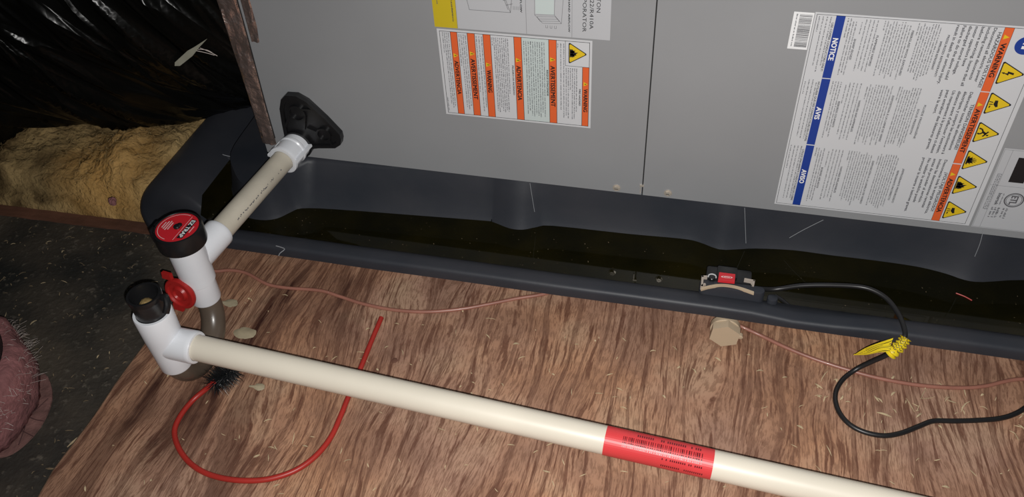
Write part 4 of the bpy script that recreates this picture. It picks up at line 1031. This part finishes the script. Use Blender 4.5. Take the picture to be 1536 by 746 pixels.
# ------------------------------------------------------------------ dried glue blobs on the plywood
for (px, py, r, sx, lab) in ((346, 455, .0085, 1.1, 'pale dried glue blob on the plywood beside the smoky tube'), (367, 500, .0115, 1.2, 'largest pale dried glue splat just above the long pipe'), (389, 581, .0065, 1.0, 'small pale dried glue drop right of the black bristle brush')):
    q = onz(px, py, 0); mb = MB(); n = 26; vs = [q + Vector((0, 0, .0016))]
    for rg, zz in ((.7, .0013), (1.0, .0002)):
        for i in range(n):
            a = 2*math.pi*i/n; rr = r*rg*(1+.22*noise.noise(Vector((math.cos(a)*2, math.sin(a)*2, px))))
            if math.cos(a-R_(190)) > .96 and r < .01: rr *= 1.8
            vs.append(q + Vector((rr*math.cos(a)*sx, rr*math.sin(a)*.75, zz)))
    fs = [(0, 1+i, 1+(i+1) % n) for i in range(n)] + [(1+i, n+1+i, n+1+(i+1) % n, 1+(i+1) % n) for i in range(n)]
    mb.mesh(vs, fs, M_glue); tag(mb.build('glue_drop', None, 60), lab, 'glue')
# grey dirt clod by the rim
q = onz(448, 398, 0)
# ------------------------------------------------------------------ loose shavings
def shavings(name, n, xr, yr, z, mt, ok, label, smin, smax, seed):
    rn = random.Random(seed); mb = MB(); c_ = 0
    while c_ < n:
        x = rn.uniform(*xr); y = rn.uniform(*yr)
        if not ok(x, y): continue
        c_ += 1
        L = rn.uniform(smin, smax)*(1 if rn.random() < .8 else 2.0); wd = rn.uniform(.0004, .0010)*(1 if rn.random() < .75 else 2.2); a = rn.uniform(0, math.pi)
        cv = rn.uniform(-.35, .35)*L; d_ = Vector((math.cos(a), math.sin(a), 0)); e = Vector((-d_.y, d_.x, 0)); q = Vector((x, y, z+.0006)); h = Vector((0, 0, rn.uniform(.0002, .0012)))
        P = [q-d_*L/2, q-d_*L/6+e*cv*.3, q+d_*L/6+e*cv*.3, q+d_*L/2]; Wd = [wd*.2, wd, wd*.9, wd*.15]; H = [Vector(), h, h, Vector()]
        top_ = [p+e*w_/2+hh for p, w_, hh in zip(P, Wd, H)]; bot = [p-e*w_/2+hh for p, w_, hh in zip(P, Wd, H)]; dn = Vector((0, 0, .0005))
        vs = top_+bot+[v-dn for v in top_]+[v-dn for v in bot]
        fs = [(i, i+1, 5+i, 4+i) for i in range(3)] + [(8+i, 9+i, 1+i, i) for i in range(3)] + [(4+i, 5+i, 13+i, 12+i) for i in range(3)]
        mb.mesh(vs, fs, mt)
    tag(mb.build(name, recalc=True), label, 'wood shavings', kind='stuff')
shavings('wood_shavings', 330, (-.57, .45), (.28, .64), 0.0, M_sliver, lambda x, y: True, 'straw coloured wood shavings scattered over the brown plywood', .002, .0085, 11)
shavings('wood_shavings', 60, (.15, .42), (.58, .64), 0.0, M_sliver, lambda x, y: True, 'denser straw coloured shavings on plywood below the yellow cord tag', .003, .010, 12)
shavings('wood_crumbs', 420, (-1.0, -.595), (.25, .70), ZF, M_dsliver, lambda x, y: (Vector((x, y))-Vector((dc.x, dc.y))).length > .105, 'dull wood crumbs and splinters scattered on the dark floor', .0015, .006, 13)
shavings('wood_crumbs', 26, (-.95, -.60), (.30, .69), ZF, M_sliver, lambda x, y: (Vector((x, y))-Vector((dc.x, dc.y))).length > .11, 'few larger pale wood chips lying on the dark floor', .004, .009, 14)
